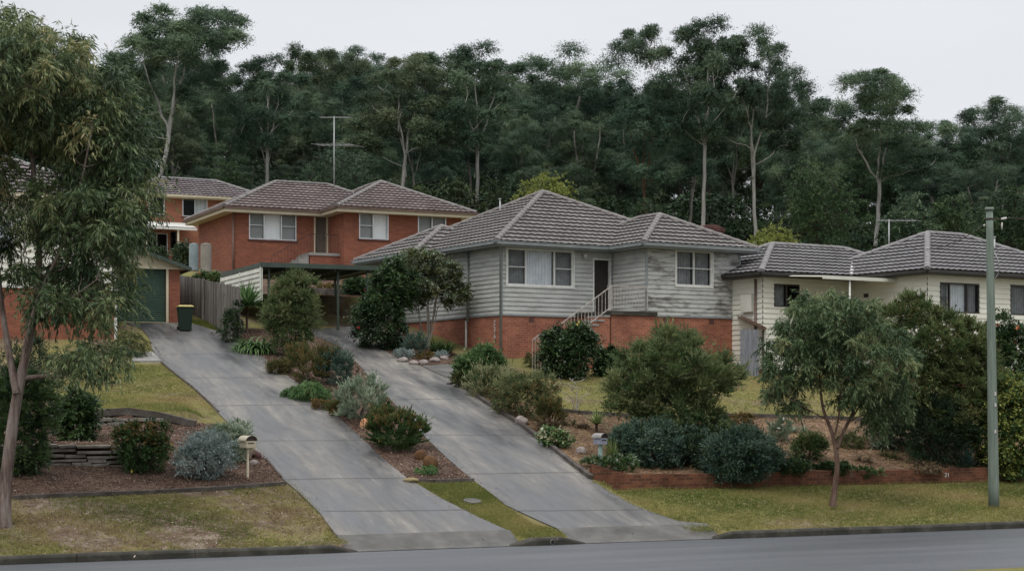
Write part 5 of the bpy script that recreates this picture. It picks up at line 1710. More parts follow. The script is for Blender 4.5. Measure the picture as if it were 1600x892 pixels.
# ------------------------------------------------------------------ big street gum on the left
def gum(u, v, trunk_px, crown_px, label, leaf, bark, n, nc, cr, dy, rtrunk, L, Wd, wisps=(), extra_limbs=(), Lk=.38):
    g = ground_at(u, v); Y = g[1]; sc = Y/F
    def loc(pu, pv, yo=0.):
        return np.array([(pu-800)/F*Y-g[0], yo, HC+(VH-pv)/F*Y-g[2]])
    root = empty('gum_tree', tuple(g), 0, label, 'tree')
    stems_ = []
    for path, r0, r1, yo in trunk_px:
        P = np.array([loc(a, b, yo*t/len(path)) for t, (a, b) in enumerate(path)])
        if path is trunk_px[0][0]: P[0, 2] = -.1
        # resample smoothly
        tt = np.linspace(0, len(P)-1, len(P)*4)
        Q = np.stack([np.interp(tt, np.arange(len(P)), P[:, c]) for c in range(3)], 1)
        for _ in range(3): Q[1:-1] = (Q[:-2]+2*Q[1:-1]+Q[2:])/4
        rd = np.linspace(r0, r1, len(Q))
        if path is trunk_px[0][0]: rd[:3] *= (1.5, 1.25, 1.1)
        stems_.append((Q, rd))
    ells = []
    for (a, b, ra, rb) in crown_px:
        c_ = loc(a, b)
        ells.append((c_[0], dy*rng.uniform(-.3, .3), c_[2], ra*sc-cr*.4, min(dy, ra*sc*1.1), max(.1, rb*sc-cr*.4)))
    C = ell_points(nc, ells, .5)
    paths = grow(stems_, C, .5, .008, .12, 7, .5)
    Vs, Fs = tubes_mesh(paths, 8)
    mesh_np('trunk', Vs, Fs, MAT[bark], root, smooth=True)
    rr = cr*rng.uniform(.7, 1.3, len(C))
    V_, F_, T_ = twig_leaves(C, rr, n, per=12, zb=.15, droop=Lk, down=.5, spread=.45, L=L, Wd=Wd, up=.15, tmin=.15, ct=.16)
    mesh_np('crown', V_, F_, LM[leaf], root, T_)
    return root
gum(5, 822, [([(3, 826), (9, 740), (19, 650), (34, 570), (48, 500), (58, 430), (52, 330), (40, 200), (30, 100)], .15, .03, .4),
             ([(26, 615), (8, 540), (-8, 450), (-20, 330), (-10, 200)], .085, .02, .8),
             ([(40, 545), (60, 470), (110, 380), (140, 280), (160, 190)], .06, .014, -.9),
             ([(52, 500), (90, 487), (140, 460), (178, 440)], .035, .012, -1.6)],
    [(15, 125, 155, 105), (100, 165, 125, 100), (158, 215, 84, 95), (130, 330, 112, 88), (176, 300, 66, 90), (60, 425, 70, 26), (160, 425, 68, 60), (110, 478, 78, 34), (-60, 300, 90, 160), (176, 480, 48, 42), (150, 560, 60, 38), (35, 55, 62, 42), (185, 370, 52, 60)],
    'big gum tree with drooping leaves and mottled trunk at left edge', 'gum', 'bark_gum', 150000, 310, .46, 2.4, .2, .145, .027)
# small street gum on the right verge
gum(1300, 793, [([(1300, 796), (1304, 765), (1309, 730), (1307, 700), (1300, 672), (1286, 640), (1282, 600), (1280, 560)], .085, .02, .1),
                ([(1308, 700), (1320, 672), (1338, 640), (1348, 600), (1352, 550)], .055, .015, .5),
                ([(1302, 690), (1310, 650), (1312, 600), (1314, 550)], .03, .012, -.4),
                ([(1290, 655), (1262, 640), (1240, 628)], .02, .008, -.5),
                ([(1330, 655), (1350, 625), (1372, 590)], .03, .01, .3)],
    [(1300, 520, 95, 66), (1240, 560, 58, 58), (1350, 560, 82, 74), (1270, 500, 55, 48), (1218, 600, 32, 34), (1390, 610, 44, 62), (1330, 600, 50, 45), (1240, 630, 26, 20), (1310, 480, 55, 34), (1372, 650, 30, 24)],
    'young gum tree with slender forked trunk on the right verge', 'gum_small', 'bark_brown', 88000, 190, .30, 1.5, .09, .115, .024)

# ------------------------------------------------------------------ garden plants
bush(22, 742, 145, 185, 'fine', 'mid', 'dark feathery shrub beside the big gum trunk', n=34000, clumps=90, cr=.15, dep=.6, layers=('dark', .8, (0, 1.2)))
bush(118, 692, 80, 95, 'broad', 'mid', 'deep green leafy shrub left of the stacked stone terraces', n=7000, scale=.9, layers=('dark', .6, (0, 1)))
bush(40, 640, 150, 120, 'fine', 'under', 'dark shrub thicket against the left brick wall', n=14000, clumps=45, cr=.18)
bush(224, 738, 92, 84, 'broad', 'mid', 'brown and green shrub in front of the stone terraces', n=8000, scale=.75, clumps=44, cr=.18, layers=('rust', .25, (.6, 1.1)), flowers=('flower_yellow', 5, .05))
bush(355, 720, 88, 72, 'tuft', 'silvergreen', 'pale green bush just behind the silver bush by the left letterbox', n=13000, clumps=46, cr=.17)
bush(318, 747, 104, 78, 'tuft', 'silver', 'silver grey cushion bush beside the left letterbox', n=18000, clumps=60, cr=.15)
bush(200, 558, 74, 46, 'weep', 'olive', 'grassy olive shrub at the corner of the left brick wall', n=6000, scale=.9, clumps=24)
bush(362, 535, 46, 62, 'tuft', 'dark', 'dark green shrub left of the spiky yucca', n=6000, scale=1.3)
bush(455, 558, 98, 150, 'fine', 'needle', 'tall feathery bottlebrush shrub beside the carport', n=52000, clumps=100, cr=.15, stemmat='bark_light', rad=.03, base=.06, layers=('fine', .8, (.3, 1.1)), name='bottlebrush')
bush(482, 599, 84, 56, 'upright', 'olive', 'olive and rust shrub at the top of the median bed', n=9000, layers=('rust', .5, (0, .8)), scale=1.1)
bush(524, 604, 62, 58, 'upright', 'bluegreen', 'dark rosemary shrub beside the right driveway', n=9000, scale=1.1)
bush(480, 624, 78, 34, 'weep', 'bright', 'low bright green mound shrub on the left driveway edge', n=9000, scale=.9, layers=('mid', .5, (0, 1)))
bush(562, 660, 96, 74, 'upright', 'silvergreen', 'silver green bush in the middle of the median bed', n=15000, clumps=44, cr=.18, scale=1.05)
bush(620, 704, 108, 70, 'upright', 'mid', 'green and rust upright shrub low in the median bed', n=24000, clumps=64, cr=.16, scale=1.2, layers=('rust', .35, (.4, 1.2)), flowers=('flower_yellow', 9, .03))
bush(505, 640, 40, 18, 'tuft', 'rust', 'small rust coloured ground shrub in the median bed', n=2500)
bush(668, 742, 40, 16, 'tuft', 'bright', 'small bright green weeds below the brown boulders', n=1500, name='plant', cat='plant')
bush(604, 546, 96, 146, 'broad', 'dark', 'dark leafy camellia with red flowers by the carport corner', ells=[(-.12, 0, .30, .38, .35, .32), (.14, 0, .68, .34, .3, .26)], n=26000, clumps=90, cr=.14, flowers=('flower_red', 4, .07), scale=.9, layers=('mid', .45, (.35, 1.1)), name='camellia', rad=.03)
bush(580, 522, 44, 60, 'broad', 'mid', 'leafy shrub with white flowers beside the driveway top', n=7000, scale=.9, flowers=('flower_white', 12, .07))
bush(668, 545, 128, 155, 'broad', 'olive', 'pale stemmed small tree in front of the grey house side wall', name='frangipani', cat='tree', n=22000, clumps=110, cr=.10, stemmat='bark_light', stems=6, rad=.038, scale=.85, layers=('silvergreen', .45, (0, 1.1)), ells=[(.0, 0, .70, .44, .32, .22), (.28, 0, .56, .20, .2, .14), (-.1, 0, .86, .28, .22, .12), (-.2, 0, .55, .24, .2, .14)])
bush(646, 556, 46, 36, 'upright', 'bluegreen', 'blue green grassy shrub under the pale stemmed tree', n=5000)
bush(748, 606, 84, 76, 'broad', 'mid', 'rounded mid green shrub at the corner of the grey house', n=14000, clumps=44, cr=.18, scale=.75, layers=('bright', .3, (.5, 1.1)))
bush(752, 622, 62, 50, 'upright', 'cream', 'cream variegated shrub in front of the rounded green shrub', n=6000, scale=.9, layers=('mid', .6, (0, .8)))
bush(822, 652, 112, 78, 'fine', 'fine', 'wide soft green shrub beside the right driveway', n=17000, clumps=54, cr=.16, layers=('rust', .35, (0, .6)))
bush(720, 606, 40, 28, 'tuft', 'olive', 'low olive shrub on the edge of the right driveway', n=2500)
bush(786, 636, 40, 26, 'tuft', 'dark', 'low dark green shrub under the cream variegated one', n=3500)
bush(884, 590, 96, 88, 'broad', 'dark', 'dense glossy camellia beside the front steps', n=20000, clumps=56, cr=.17, name='camellia', flowers=('flower_yellow', 5, .06), layers=('mid', .2, (.3, 1.1)))
bush(948, 588, 46, 46, 'broad', 'dark', 'low dark glossy shrub right of the camellia', n=7000, layers=('mid', .25, (.3, 1)))
bush(840, 575, 46, 26, 'tuft', 'olive', 'low olive plants at the foot of the front steps', n=3500, name='plant', cat='plant')
bush(870, 699, 50, 34, 'broad', 'bright', 'white and green variegated clump by the right driveway', n=3000, scale=.8, layers=('cream', .4, (.3, 1.2)), flowers=('flower_white', 8, .05))
bush(955, 735, 100, 26, 'tuft', 'mid', 'green ground cover around the right letterbox', n=6000, clumps=34, dep=.4, cr=.22, layers=('silvergreen', .3, (0, 1)), flowers=('flower_white', 3, .04))
bush(1052, 700, 200, 186, 'fine', 'needle', 'large feathery she oak shrub in front of the grey house wing', n=60000, clumps=120, cr=.125, rad=.05, scale=1.25, over=dict(zb=.75, droop=.05), name='tree', cat='tree',
     ells=[(.0, 0, .66, .42, .36, .22), (-.18, 0, .52, .30, .3, .17), (.22, 0, .58, .28, .28, .14), (.02, 0, .84, .22, .2, .12), (.38, 0, .62, .12, .12, .06), (0, 0, .36, .36, .25, .14), (-.22, 0, .36, .22, .2, .12)], layers=('fine', .7, (.25, 1.1)), sink=.1)
bush(1085, 726, 110, 62, 'tuft', 'dark', 'dark juniper mass between the she oak and the big juniper', n=30000, clumps=70, cr=.16, scale=1.1, layers=('bluegreen', .4, (.2, 1.1)))
bush(1020, 728, 120, 72, 'tuft', 'bluegreen', 'dark blue green juniper under the she oak', n=28000, clumps=70, cr=.16, scale=1.1, layers=('dark', .6, (0, 1)))
bush(1150, 752, 138, 94, 'tuft', 'bluegreen', 'big blue green juniper spilling over the brick wall', n=46000, clumps=100, cr=.14, scale=1.1, layers=('dark', .4, (0, .8)))
bush(1228, 742, 84, 26, 'tuft', 'mid', 'dark green ground cover draped over the brick wall', n=8000, clumps=30, dep=.5, cr=.24, layers=('dark', .8, (0, 1)))
bush(1300, 740, 60, 20, 'tuft', 'mid', 'ground cover hanging over the wall behind the young gum', n=5000, clumps=24, dep=.5, cr=.24, layers=('dark', .8, (0, 1)))
bush(1220, 690, 42, 36, 'upright', 'silvergreen', 'grey green shrub on the straw bank', n=3500, flowers=('flower_white', 4, .05), scale=1.2)
bush(1262, 718, 58, 44, 'tuft', 'mid', 'bright leafy shrub on the bank left of the young gum', n=7000, layers=('olive', .5, (.3, 1.1)))
bush(1160, 665, 50, 22, 'tuft', 'rust', 'reddish low shrub at the lawn edge', n=2500)
bush(1330, 700, 46, 30, 'weep', 'olive', 'grassy olive clump on the bank behind the young gum', n=2500)
bush(1466, 722, 186, 268, 'fine', 'needle', 'large olive tea tree behind the young gum', n=95000, clumps=190, cr=.105, rad=.06, name='tree', cat='tree', scale=1.25, layers=('olive', .5, (0, 1)),
     ells=[(-.2, 0, .85, .24, .2, .10), (-.02, 0, .66, .46, .3, .18), (.24, 0, .52, .28, .26, .18), (-.1, 0, .44, .36, .26, .14), (.15, 0, .3, .34, .26, .14)])
bush(1474, 726, 150, 120, 'fine', 'under', 'dark shadowy shrub below the right side of the tea tree', n=26000, clumps=60, cr=.17)
bush(1420, 700, 150, 90, 'broad', 'dark', 'dark shadowy shrub under the olive tea tree', n=10000, clumps=36, scale=.9)
bush(1560, 640, 120, 158, 'broad', 'dark', 'dark green glossy tree with orange flowers by the cream house', n=20000, clumps=60, cr=.16, flowers=('flower_orange', 16, .10), layers=('mid', .3, (.4, 1.1)), name='tree', cat='tree', scale=1.1)
bush(1575, 746, 128, 186, 'broad', 'lime', 'yellow green leafy shrub behind the power pole', n=21000, clumps=64, cr=.15, scale=.9, layers=('mid', .8, (0, .9)))
bush(1630, 746, 90, 150, 'broad', 'olive', 'olive shrub at the far right edge of the garden', n=9000, clumps=30)
bush(1486, 700, 70, 50, 'broad', 'dark', 'dark leafy shrub behind the blue agave', n=6000)
bush(328, 436, 58, 32, 'broad', 'mid', 'leafy shrub behind the paling fence below the water tanks', n=6000, Y=74, scale=1., flowers=('flower_orange', 5, .06), layers=('olive', .5, (0, 1)))
bush(288, 410, 40, 46, 'broad', 'dark', 'dark shrub beside the blue water tank', n=5000, Y=88, scale=1.2)
bush(245, 400, 44, 28, 'broad', 'dark', 'dark hedge in front of the patio', n=4500, Y=98, scale=1.3)
bush(560, 440, 54, 32, 'broad', 'dark', 'dark shrub on the terrace behind the carport', n=6500, Y=74, scale=1.1, layers=('mid', .4, (0, 1)), flowers=('flower_red', 4, .08))
bush(520, 432, 60, 22, 'tuft', 'rust', 'rusty low shrub on the terrace under the red house', n=4000, Y=76, scale=1.6)
bush(590, 448, 30, 40, 'broad', 'mid', 'small leafy shrub near the right carport post', n=3500, Y=73)
bush(540, 380, 44, 14, 'tuft', 'mid', 'weeds growing on the red house landing corner', n=1200, Y=84, name='plant', cat='plant') if False else None
bush(1608, 900, 60, 34, 'broad', 'lime', 'yellow green shrub tip in the bottom right corner', n=5000, Y=13, scale=.45, sink=0, ells=[(0, 0, 9, .6, .6, .6)]) if False else None

strap(386, 520, 'bright', 'spiky green yucca on a short trunk at the top of the median bed', 300, 1.05, .075, .5, -.3, 'yucca', trunk=1.0, stiff=True)
strap(394, 552, 'bright', 'bright green agapanthus clump beside the left driveway', 110, .95, .07, 1.6, .5, 'agapanthus', heads=4, spread=.45)
strap(690, 556, 'mid', 'green strap leaved clump under the grey house side wall', 90, .85, .03, 1.0, .8, 'agapanthus', heads=4, spread=.5)
strap(852, 676, 'brownstrap', 'brown and green flax clump beside the right driveway', 90, .95, .035, 1.2, .5, 'flax', heads=2, spread=.3)
strap(932, 676, 'yucca', 'upper pale green yucca rosette above the right letterbox', 80, .55, .045, .4, .0, 'yucca', trunk=.25, stiff=True)
strap(958, 722, 'yucca', 'lower green yucca rosette right of the letterbox', 80, .62, .045, .4, .1, 'yucca', trunk=.15, stiff=True)
strap(1372, 702, 'silvergreen', 'pale strappy plant on the bank right of the young gum', 60, .7, .04, 1.3, .5, 'flax', heads=2, spread=.3, flowers=('flower_white', 3, .07, .8))
strap(1466, 722, 'cream', 'cream striped spider plant above the brick wall', 60, .6, .04, 1.5, .5, 'flax', heads=2, spread=.25)
strap(1432, 715, 'mid', 'green strap clump on the bank left of the cream striped plant', 60, .5, .035, 1.2, .5, 'flax', heads=2, spread=.25)
strap(1512, 728, 'agave', 'blue green agave above the brick wall near the pole', 46, .62, .10, .25, .05, 'agave', stiff=True)
strap(1348, 690, 'olive', 'dark green grass tuft behind the young gum trunk', 70, .55, .02, 1.2, .6, 'flax', heads=3, spread=.4)
strap(612, 545, 'dark', 'dark strap leaved clump beside the driveway under the camellia', 70, .8, .05, 1.3, .5, 'agapanthus', heads=3, spread=.4, flowers=('flower_white', 4, .08, .7))
strap(330, 424, 'bright', 'orange and green strappy plant below the water tanks', 60, .6, .05, 1.2, .5, 'flax', Y=75, heads=2, spread=.4)

# dry grass tufts and small growth on the right bank
for k_, (u_, v_, mt_, lab) in enumerate([(1180, 672, 'brownstrap', 'dry brown grass tuft near the lawn edge above the big juniper'), (1345, 722, 'brownstrap', 'dry brown tuft right of the young gum trunk'), (1392, 716, 'olive', 'olive grass tuft in the middle of the right bank'), (1250, 676, 'silvergreen', 'pale strappy tuft on the upper bank left of the young gum'), (985, 688, 'brownstrap', 'dry tuft right of the upper yucca'), (905, 668, 'brownstrap', 'dry straw tuft left of the upper yucca'), (885, 664, 'olive', 'olive tuft near the flax clump')]):
    strap(u_, v_, mt_, lab, 60, .42, .018, 1.3, .5, 'grass_tuft', 'grass tuft', heads=3, spread=.3)
bush(438, 584, 50, 26, 'tuft', 'olive', 'low brown olive growth under the bottlebrush', n=4000, layers=('rust', .6, (0, 1)))
bush(530, 652, 44, 30, 'upright', 'rust', 'rusty low shrub left of the silver green bush', n=4000, layers=('mid', .5, (0, 1)))
bush(596, 650, 40, 24, 'upright', 'olive', 'olive filler shrub on the right driveway edge of the median', n=3000)
bush(776, 622, 66, 52, 'fine', 'fine', 'soft green filler shrub between rounded shrub and wide shrub', n=8000, clumps=34, layers=('cream', .2, (.5, 1)))
bush(858, 668, 56, 46, 'upright', 'olive', 'olive brown shrub at the right end of the wide soft shrub', n=6000, layers=('rust', .6, (0, .8)))
bush(1062, 706, 170, 66, 'fine', 'dark', 'dark shrub filling the space beneath the she oak', n=26000, clumps=60, cr=.16, layers=('needle', .3, (.4, 1.1)))
bush(980, 712, 66, 44, 'fine', 'bluegreen', 'soft blue green shrub right of the lower yucca', n=9000, layers=('dark', .5, (0, 1)))
bush(1118, 700, 74, 46, 'tuft', 'olive', 'olive shrub between the she oak and the straw bank', n=7000, layers=('rust', .3, (.4, 1.1)))
bush(1196, 738, 70, 44, 'tuft', 'bluegreen', 'low blue green shrub right of the big juniper', n=9000, layers=('dark', .6, (0, 1)))
bush(1350, 745, 70, 18, 'tuft', 'mid', 'green weeds along the top of the brick wall right of the young gum', n=4000, dep=.5, name='plant', cat='plant')
bush(1395, 688, 56, 40, 'upright', 'olive', 'wispy olive shrub at the left foot of the tea tree', n=5000, scale=1.3)
bush(1445, 740, 60, 20, 'weep', 'brownstrap', 'brown trailing grass above the brick wall', n=2500, name='plant', cat='plant')
# bare branched shrub
g = ground_at(900, 645); root = empty('bare_shrub', tuple(g), 0, 'leafless branching shrub at the front lawn edge', 'shrub')
tg = [np.array([rng.uniform(-.55, .5), rng.uniform(-.3, .3), rng.uniform(.6, 1.15)]) for _ in range(16)]
Vs, Fs = tubes_mesh(grow([stem((0, 0, -.05), (-.15, 0, .5), .028, .02, 5), stem((0, 0, -.05), (.15, .05, .5), .028, .02, 5), stem((.03, 0, -.05), (.02, .1, .6), .028, .02, 5)], tg, .85, .012, .12, 5, .2), 6)
mesh_np('branch', Vs, Fs, MAT['bark_light'], root, smooth=True)
g = ground_at(548, 640); root = empty('dead_stalk', tuple(g), 0, 'single dry brown flower stalk above the silver green bush', 'plant')
Vs, Fs = tubes_mesh([stem((0, 0, 0), (.22, 0, 1.25), .014, .01, 6)], 5)
mesh_np('stalk', Vs, Fs, MAT['bark_brown'], root, smooth=True)
V_, F_, T_ = leaves(np.array([.20, 0, 1.15])+rng.normal(size=(50, 3))*np.array([.02, .02, .1]), rdir(50, 1), .09, .03, rng.random(50))
mesh_np('flower', V_, F_, LM['brownstrap'], root, T_)

# shrub poking into the bottom right corner, standing on the near verge
g0 = (800/F*13.5+.12, 13.5); root = empty('shrub', (*g0, h1(*g0)), 0, 'yellow green shrub tip in the bottom right corner', 'shrub')
Hs = HC-(866-VH)/F*13.5-h1(*g0)
C = ell_points(40, [(.45, 0, Hs*.62, .5, .5, Hs*.42)], .6)
V_, F_, T_ = twig_leaves(C, .22, 8000, L=.07, Wd=.035, per=10)
mesh_np('foliage', V_, F_, LM['lime'], root, T_)
Vs, Fs = tubes_mesh(grow([stem((.45, 0, 0), (.45, 0, Hs*.5), .03, .02, 5)], C[::2], .6, .006), 5)
mesh_np('stem', Vs, Fs, MAT['bark_brown'], root, smooth=True)

# ------------------------------------------------------------------ rocks
def rock(u, v, wp, hp, mat, label, flat=1., name='rock', Y=None, n=3):
    g = ground_at(u, v) if Y is None else np.array([(u-800)/F*Y, Y, h1((u-800)/F*Y, Y)])
    sc = g[1]/F
    import bmesh
    bm = bmesh.new(); bmesh.ops.create_icosphere(bm, subdivisions=n, radius=1)
    ph = rng.random(6)*6.28; fr = rng.uniform(1.2, 3, 6)
    pl_ = rdir(9); pd = rng.uniform(.72, .95, 9)
    for vv in bm.verts:
        c = np.array(vv.co)
        for q in range(9):
            d_ = c@pl_[q]
            if d_ > pd[q]: c = c-pl_[q]*(d_-pd[q])*.85*flat
        c = c*(1+.05*math.sin(c[0]*fr[0]*2+ph[0])*math.sin(c[1]*fr[1]*2+ph[1]))
        vv.co = (c[0]*wp*sc/2, c[1]*wp*sc*.42, c[2]*hp*sc*.6+hp*sc*.36)
    me = bpy.data.meshes.new(name); bm.to_mesh(me); bm.free()
    if flat < .6:
        me.polygons.foreach_set('use_smooth', [True]*len(me.polygons))
    me.materials.append(MAT[mat])
    o = bpy.data.objects.new(name, me); col.objects.link(o); o.location = tuple(g)
    return tag(o, label, 'rock')
rock(571, 669, 20, 17, 'rock_orange', 'orange and white boulder between the shrubs in the median bed')
rock(657, 719, 20, 18, 'rock_brown', 'upper of two rounded brown boulders in the median bed', .4)
rock(672, 731, 25, 21, 'rock_brown', 'lower larger rounded brown boulder in the median bed', .4)
rock(908, 709, 19, 12, 'rock_grey', 'pinkish grey rock left of the right letterbox')
rock(815, 664, 22, 16, 'rock_grey', 'pale rock on the edge of the right driveway bed')
rock(396, 726, 15, 9, 'rock_grey', 'flat pale stone beside the left letterbox')
rock(402, 716, 16, 11, 'terracotta', 'red brown stone block by the left driveway edge')
rock(1378, 668, 22, 10, 'rock_orange', 'pale orange rock on the bank behind the young gum')
for k_, (u_, v_, w_, h_, lab) in enumerate([(630, 566, 20, 9, 'leftmost pale edging stone of the rockery by the driveway'), (646, 570, 17, 8, 'second pale edging stone of the rockery'), (662, 570, 16, 9, 'third edging stone of the rockery, under the pale stemmed tree'), (679, 566, 18, 9, 'fourth edging stone of the rockery'), (694, 562, 15, 8, 'rightmost edging stone of the rockery beside the path')]):
    rock(u_, v_, w_, h_, 'rock_grey', lab)
bush(628, 560, 34, 17, 'tuft', 'silver', 'white leaved mat plant over the rockery stones', n=2500, name='plant', cat='plant')
bush(690, 560, 24, 14, 'tuft', 'silver', 'small silver mat plant at the right of the rockery', n=1500, name='plant', cat='plant')
bush(664, 562, 30, 14, 'tuft', 'rust', 'reddish mat plant in the middle of the rockery', n=1500, name='plant', cat='plant')

# stacked slate terraces on the left: every slab of one wall is its texture of courses
def slab_wall(s0, s1, d0, z_lo, courses, th, label, gap=.1, dpt=.34, mat='stone'):
    mb = MB()
    for c in range(courses):
        s_ = s0+rng.uniform(0, .3)
        while s_ < s1:
            w_ = rng.uniform(.35, .95)
            if rng.random() > gap:
                t_ = th*rng.uniform(.5, .85); dj = rng.uniform(-.07, .07); zj = rng.uniform(-.012, .012)
                e0_, e1_ = rng.uniform(-.03, .03, 2)
                x0_, y0_ = xy(s_+w_/2, d0); base_ = h1(*xy(s_+w_/2, d0-.45))+.03
                zz = base_+z_lo+c*th+zj
                f = lambda p: (*xy(p[0], p[1]), p[2]+ (e0_ if p[0] > s_+w_/2 else e1_)*.6)
                mb.box((s_, d0-.42+dj+c*.03, zz), (s_+w_*.97, d0+dpt, zz+t_), 0, f)
            s_ += w_
    o = mb.build('stone_wall', MAT[mat], bevel=.012)
    return tag(o, label, 'retaining wall')
sL = lambda u, v: sd(*ground_at(u, v)[:2])
slab_wall(-12.5, sL(205, 722)[0], 7.33, -.02, 5, .115, 'stacked slate retaining wall between dark shrub and brown shrub')
slab_wall(-12.5, -6.5, 11.9, -.02, 2, .12, 'low slate wall below the left lawn edge', .25)
# timber edgings
def edging(pts, label, w_=.1, h_=.14, mat='timber', lift=.02, name='timber_edging', seg=2.2):
    P_ = [p if len(p) == 3 and False else ground_at(*p) for p in pts]
    mb = MB()
    for a, b in zip(P_, P_[1:]):
        L = math.dist(a[:2], b[:2]); n_ = max(1, round(L/seg))
        for q in range(n_):
            t0, t1 = q/n_, (q+1)/n_-.004
            A_ = a+(b-a)*t0; B_ = a+(b-a)*t1
            A_[2] = h1(A_[0], A_[1])+lift; B_[2] = h1(B_[0], B_[1])+lift
            mb.beam(A_, B_, w_, h_)
    return tag(mb.build(name, MAT[mat], bevel=.008), label, 'garden edging')
edging([(20, 779), (115, 775), (230, 771), (340, 765), (446, 757)], 'long dark timber edging along the top of the left verge', .16, .13, 'timber')
edging([(150, 651), (200, 650), (250, 655), (305, 668)], 'timber sleepers edging the lower side of the left lawn', .16, .2, 'timber', .1)
edging([(640, 752), (678, 754), (740, 752)], 'timber edging at the foot of the median bed', .13, .12, 'timber', .03)
rock(642, 753, 26, 8, 'sandstone', 'flat sandstone block at the end of the median timber edging')
edging([(700, 602), (712, 599)], 'short timber step edging at the path', .12, .12)
edging([(716, 602), (760, 632), (812, 665), (856, 697), (896, 729), (924, 750)], 'mossy timber edging along the right side of the right driveway', .12, .16, 'timber', .06)
edging([(866, 643), (906, 648), (960, 651), (1010, 655)], 'dark log edging at the left end of the front lawn', .13, .16, 'timber', .06)
edging([(1120, 652), (1200, 653), (1300, 656), (1360, 659), (1430, 664)], 'dark log edging at the right end of the front lawn', .13, .16, 'timber', .06)
edging([(342, 645), (300, 605), (252, 567)], 'thin dark timber strip between left lawn and driveway', .05, .08, 'timber', .02)
edging([(415, 718), (440, 747)], 'short timber strip beside the left letterbox bed', .05, .08, 'timber', .02)

# brick retaining wall along the right verge
mb = MB()
s0_, s1_ = s_at(926, 4.95), s_at(1650, 4.95)
ss_ = np.arange(s0_, s1_, 1.0)
for a, b in zip(ss_, ss_[1:]):
    za, zb__ = h1(*xy(a, 5.3)), h1(*xy(b, 5.3))
    top = lambda s_: max(h1(*xy(s_, 4.9))+.40+.02*math.sin(s_*1.3), h1(*xy(s_, 5.2))+.02)
    ta, tb = top(a), top(b)
    ba, bb = h1(*xy(a, 4.8))-.3, h1(*xy(b, 4.8))-.3
    p = lambda s_, d_, z_: (*xy(s_, d_), z_)
    uvw = [(a, ba), (b, bb), (b, tb), (a, ta)]
    mb.face([p(a, 4.88, ba), p(b, 4.88, bb), p(b, 4.88, tb), p(a, 4.88, ta)], 0, uvw)
    mb.face([p(a, 4.88, ta), p(b, 4.88, tb), p(b, 5.14, tb), p(a, 5.14, ta)], 0, [(a, 0), (b, 0), (b, .08), (a, .08)])
    mb.face([p(b, 5.14, bb), p(a, 5.14, ba), p(a, 5.14, ta), p(b, 5.14, tb)], 0, uvw)
mb.face([p(s0_, 4.88, h1(*xy(s0_, 4.8))-.3), p(s0_, 4.88, top(s0_)), p(s0_, 5.14, top(s0_)), p(s0_, 5.14, h1(*xy(s0_, 4.8))-.3)][::-1], 0, [(0, 0), (0, .4), (.26, .4), (.26, 0)])
bw = tag(mb.build('brick_retaining_wall', MAT['brick_wall']), 'low weathered brick retaining wall behind the right verge', 'retaining wall')
# painted white house number on that wall
sn = s_at(1480, 4.86)
cu = bpy.data.curves.new('house_number', 'FONT'); cu.body = '21'; cu.size = .17; cu.extrude = .006; cu.align_x = 'CENTER'; cu.materials.append(MAT['white'])
x_, y_ = xy(sn, 4.87)
text_mesh(cu, 'house_number', (x_, y_, h1(*xy(sn, 4.7))+.2), (R(90), 0, math.atan2(.3714, .9285)), bw)
# stone and timber terrace behind the carport
def box_wall(name, u0, u1, Y0, Y1, vt, vb, mat, label, thick=.4, cat='retaining wall', courses=0):
    A = at(u0, vt, Y0); B = at(u1, vt, Y1)
    mb = MB(); d = Vector((B.x-A.x, B.y-A.y, 0)); L = d.length; d /= L; nrm = Vector((-d.y, d.x, 0))
    zlo = min(h1(A.x, A.y), h1(B.x, B.y))-.4
    if not courses:
        mb.box((0, 0, zlo), (L, thick, A.z), 0, lambda p: Vector((A.x, A.y, 0))+d*p[0]+nrm*p[1]+Vector((0, 0, p[2])))
    else:
        hh = (A.z-zlo)/courses
        for c in range(courses):
            x = rng.uniform(-.3, 0)
            while x < L:
                w_ = rng.uniform(.4, 1.1); j_ = rng.uniform(-.06, .05)
                mb.box((max(0, x), j_, zlo+c*hh), (min(L, x+w_-.02), thick, zlo+(c+1)*hh-.015), 0, lambda p: Vector((A.x, A.y, 0))+d*p[0]+nrm*p[1]+Vector((0, 0, p[2])))
                x += w_
    return tag(mb.build(name, MAT[mat], bevel=.02), label, cat)
box_wall('stone_wall', 438, 620, 70.2, 72.5, 470, 505, 'sandstone', 'mossy sandstone retaining wall at the back of the carport', .5, courses=5)
box_wall('timber_wall', 470, 560, 73.5, 74.5, 449, 460, 'timber', 'dark timber sleeper wall on the terrace behind the carport', .25, courses=2)
box_wall('stone_wall', 548, 640, 74.2, 76., 455, 462, 'sandstone', 'upper sandstone ledge behind the right carport post', .3, courses=2)
mb = MB(); a = at(560, 475, 69); g_ = h1(a.x, a.y)
mb.box((a.x-.11, 69, g_-.1), (a.x+.11, 69.12, a.z))
tag(mb.build('metal_sheet', MAT['tank_blue'], bevel=.01), 'upright blue grey sheet leaning by the sandstone wall', 'sheet')

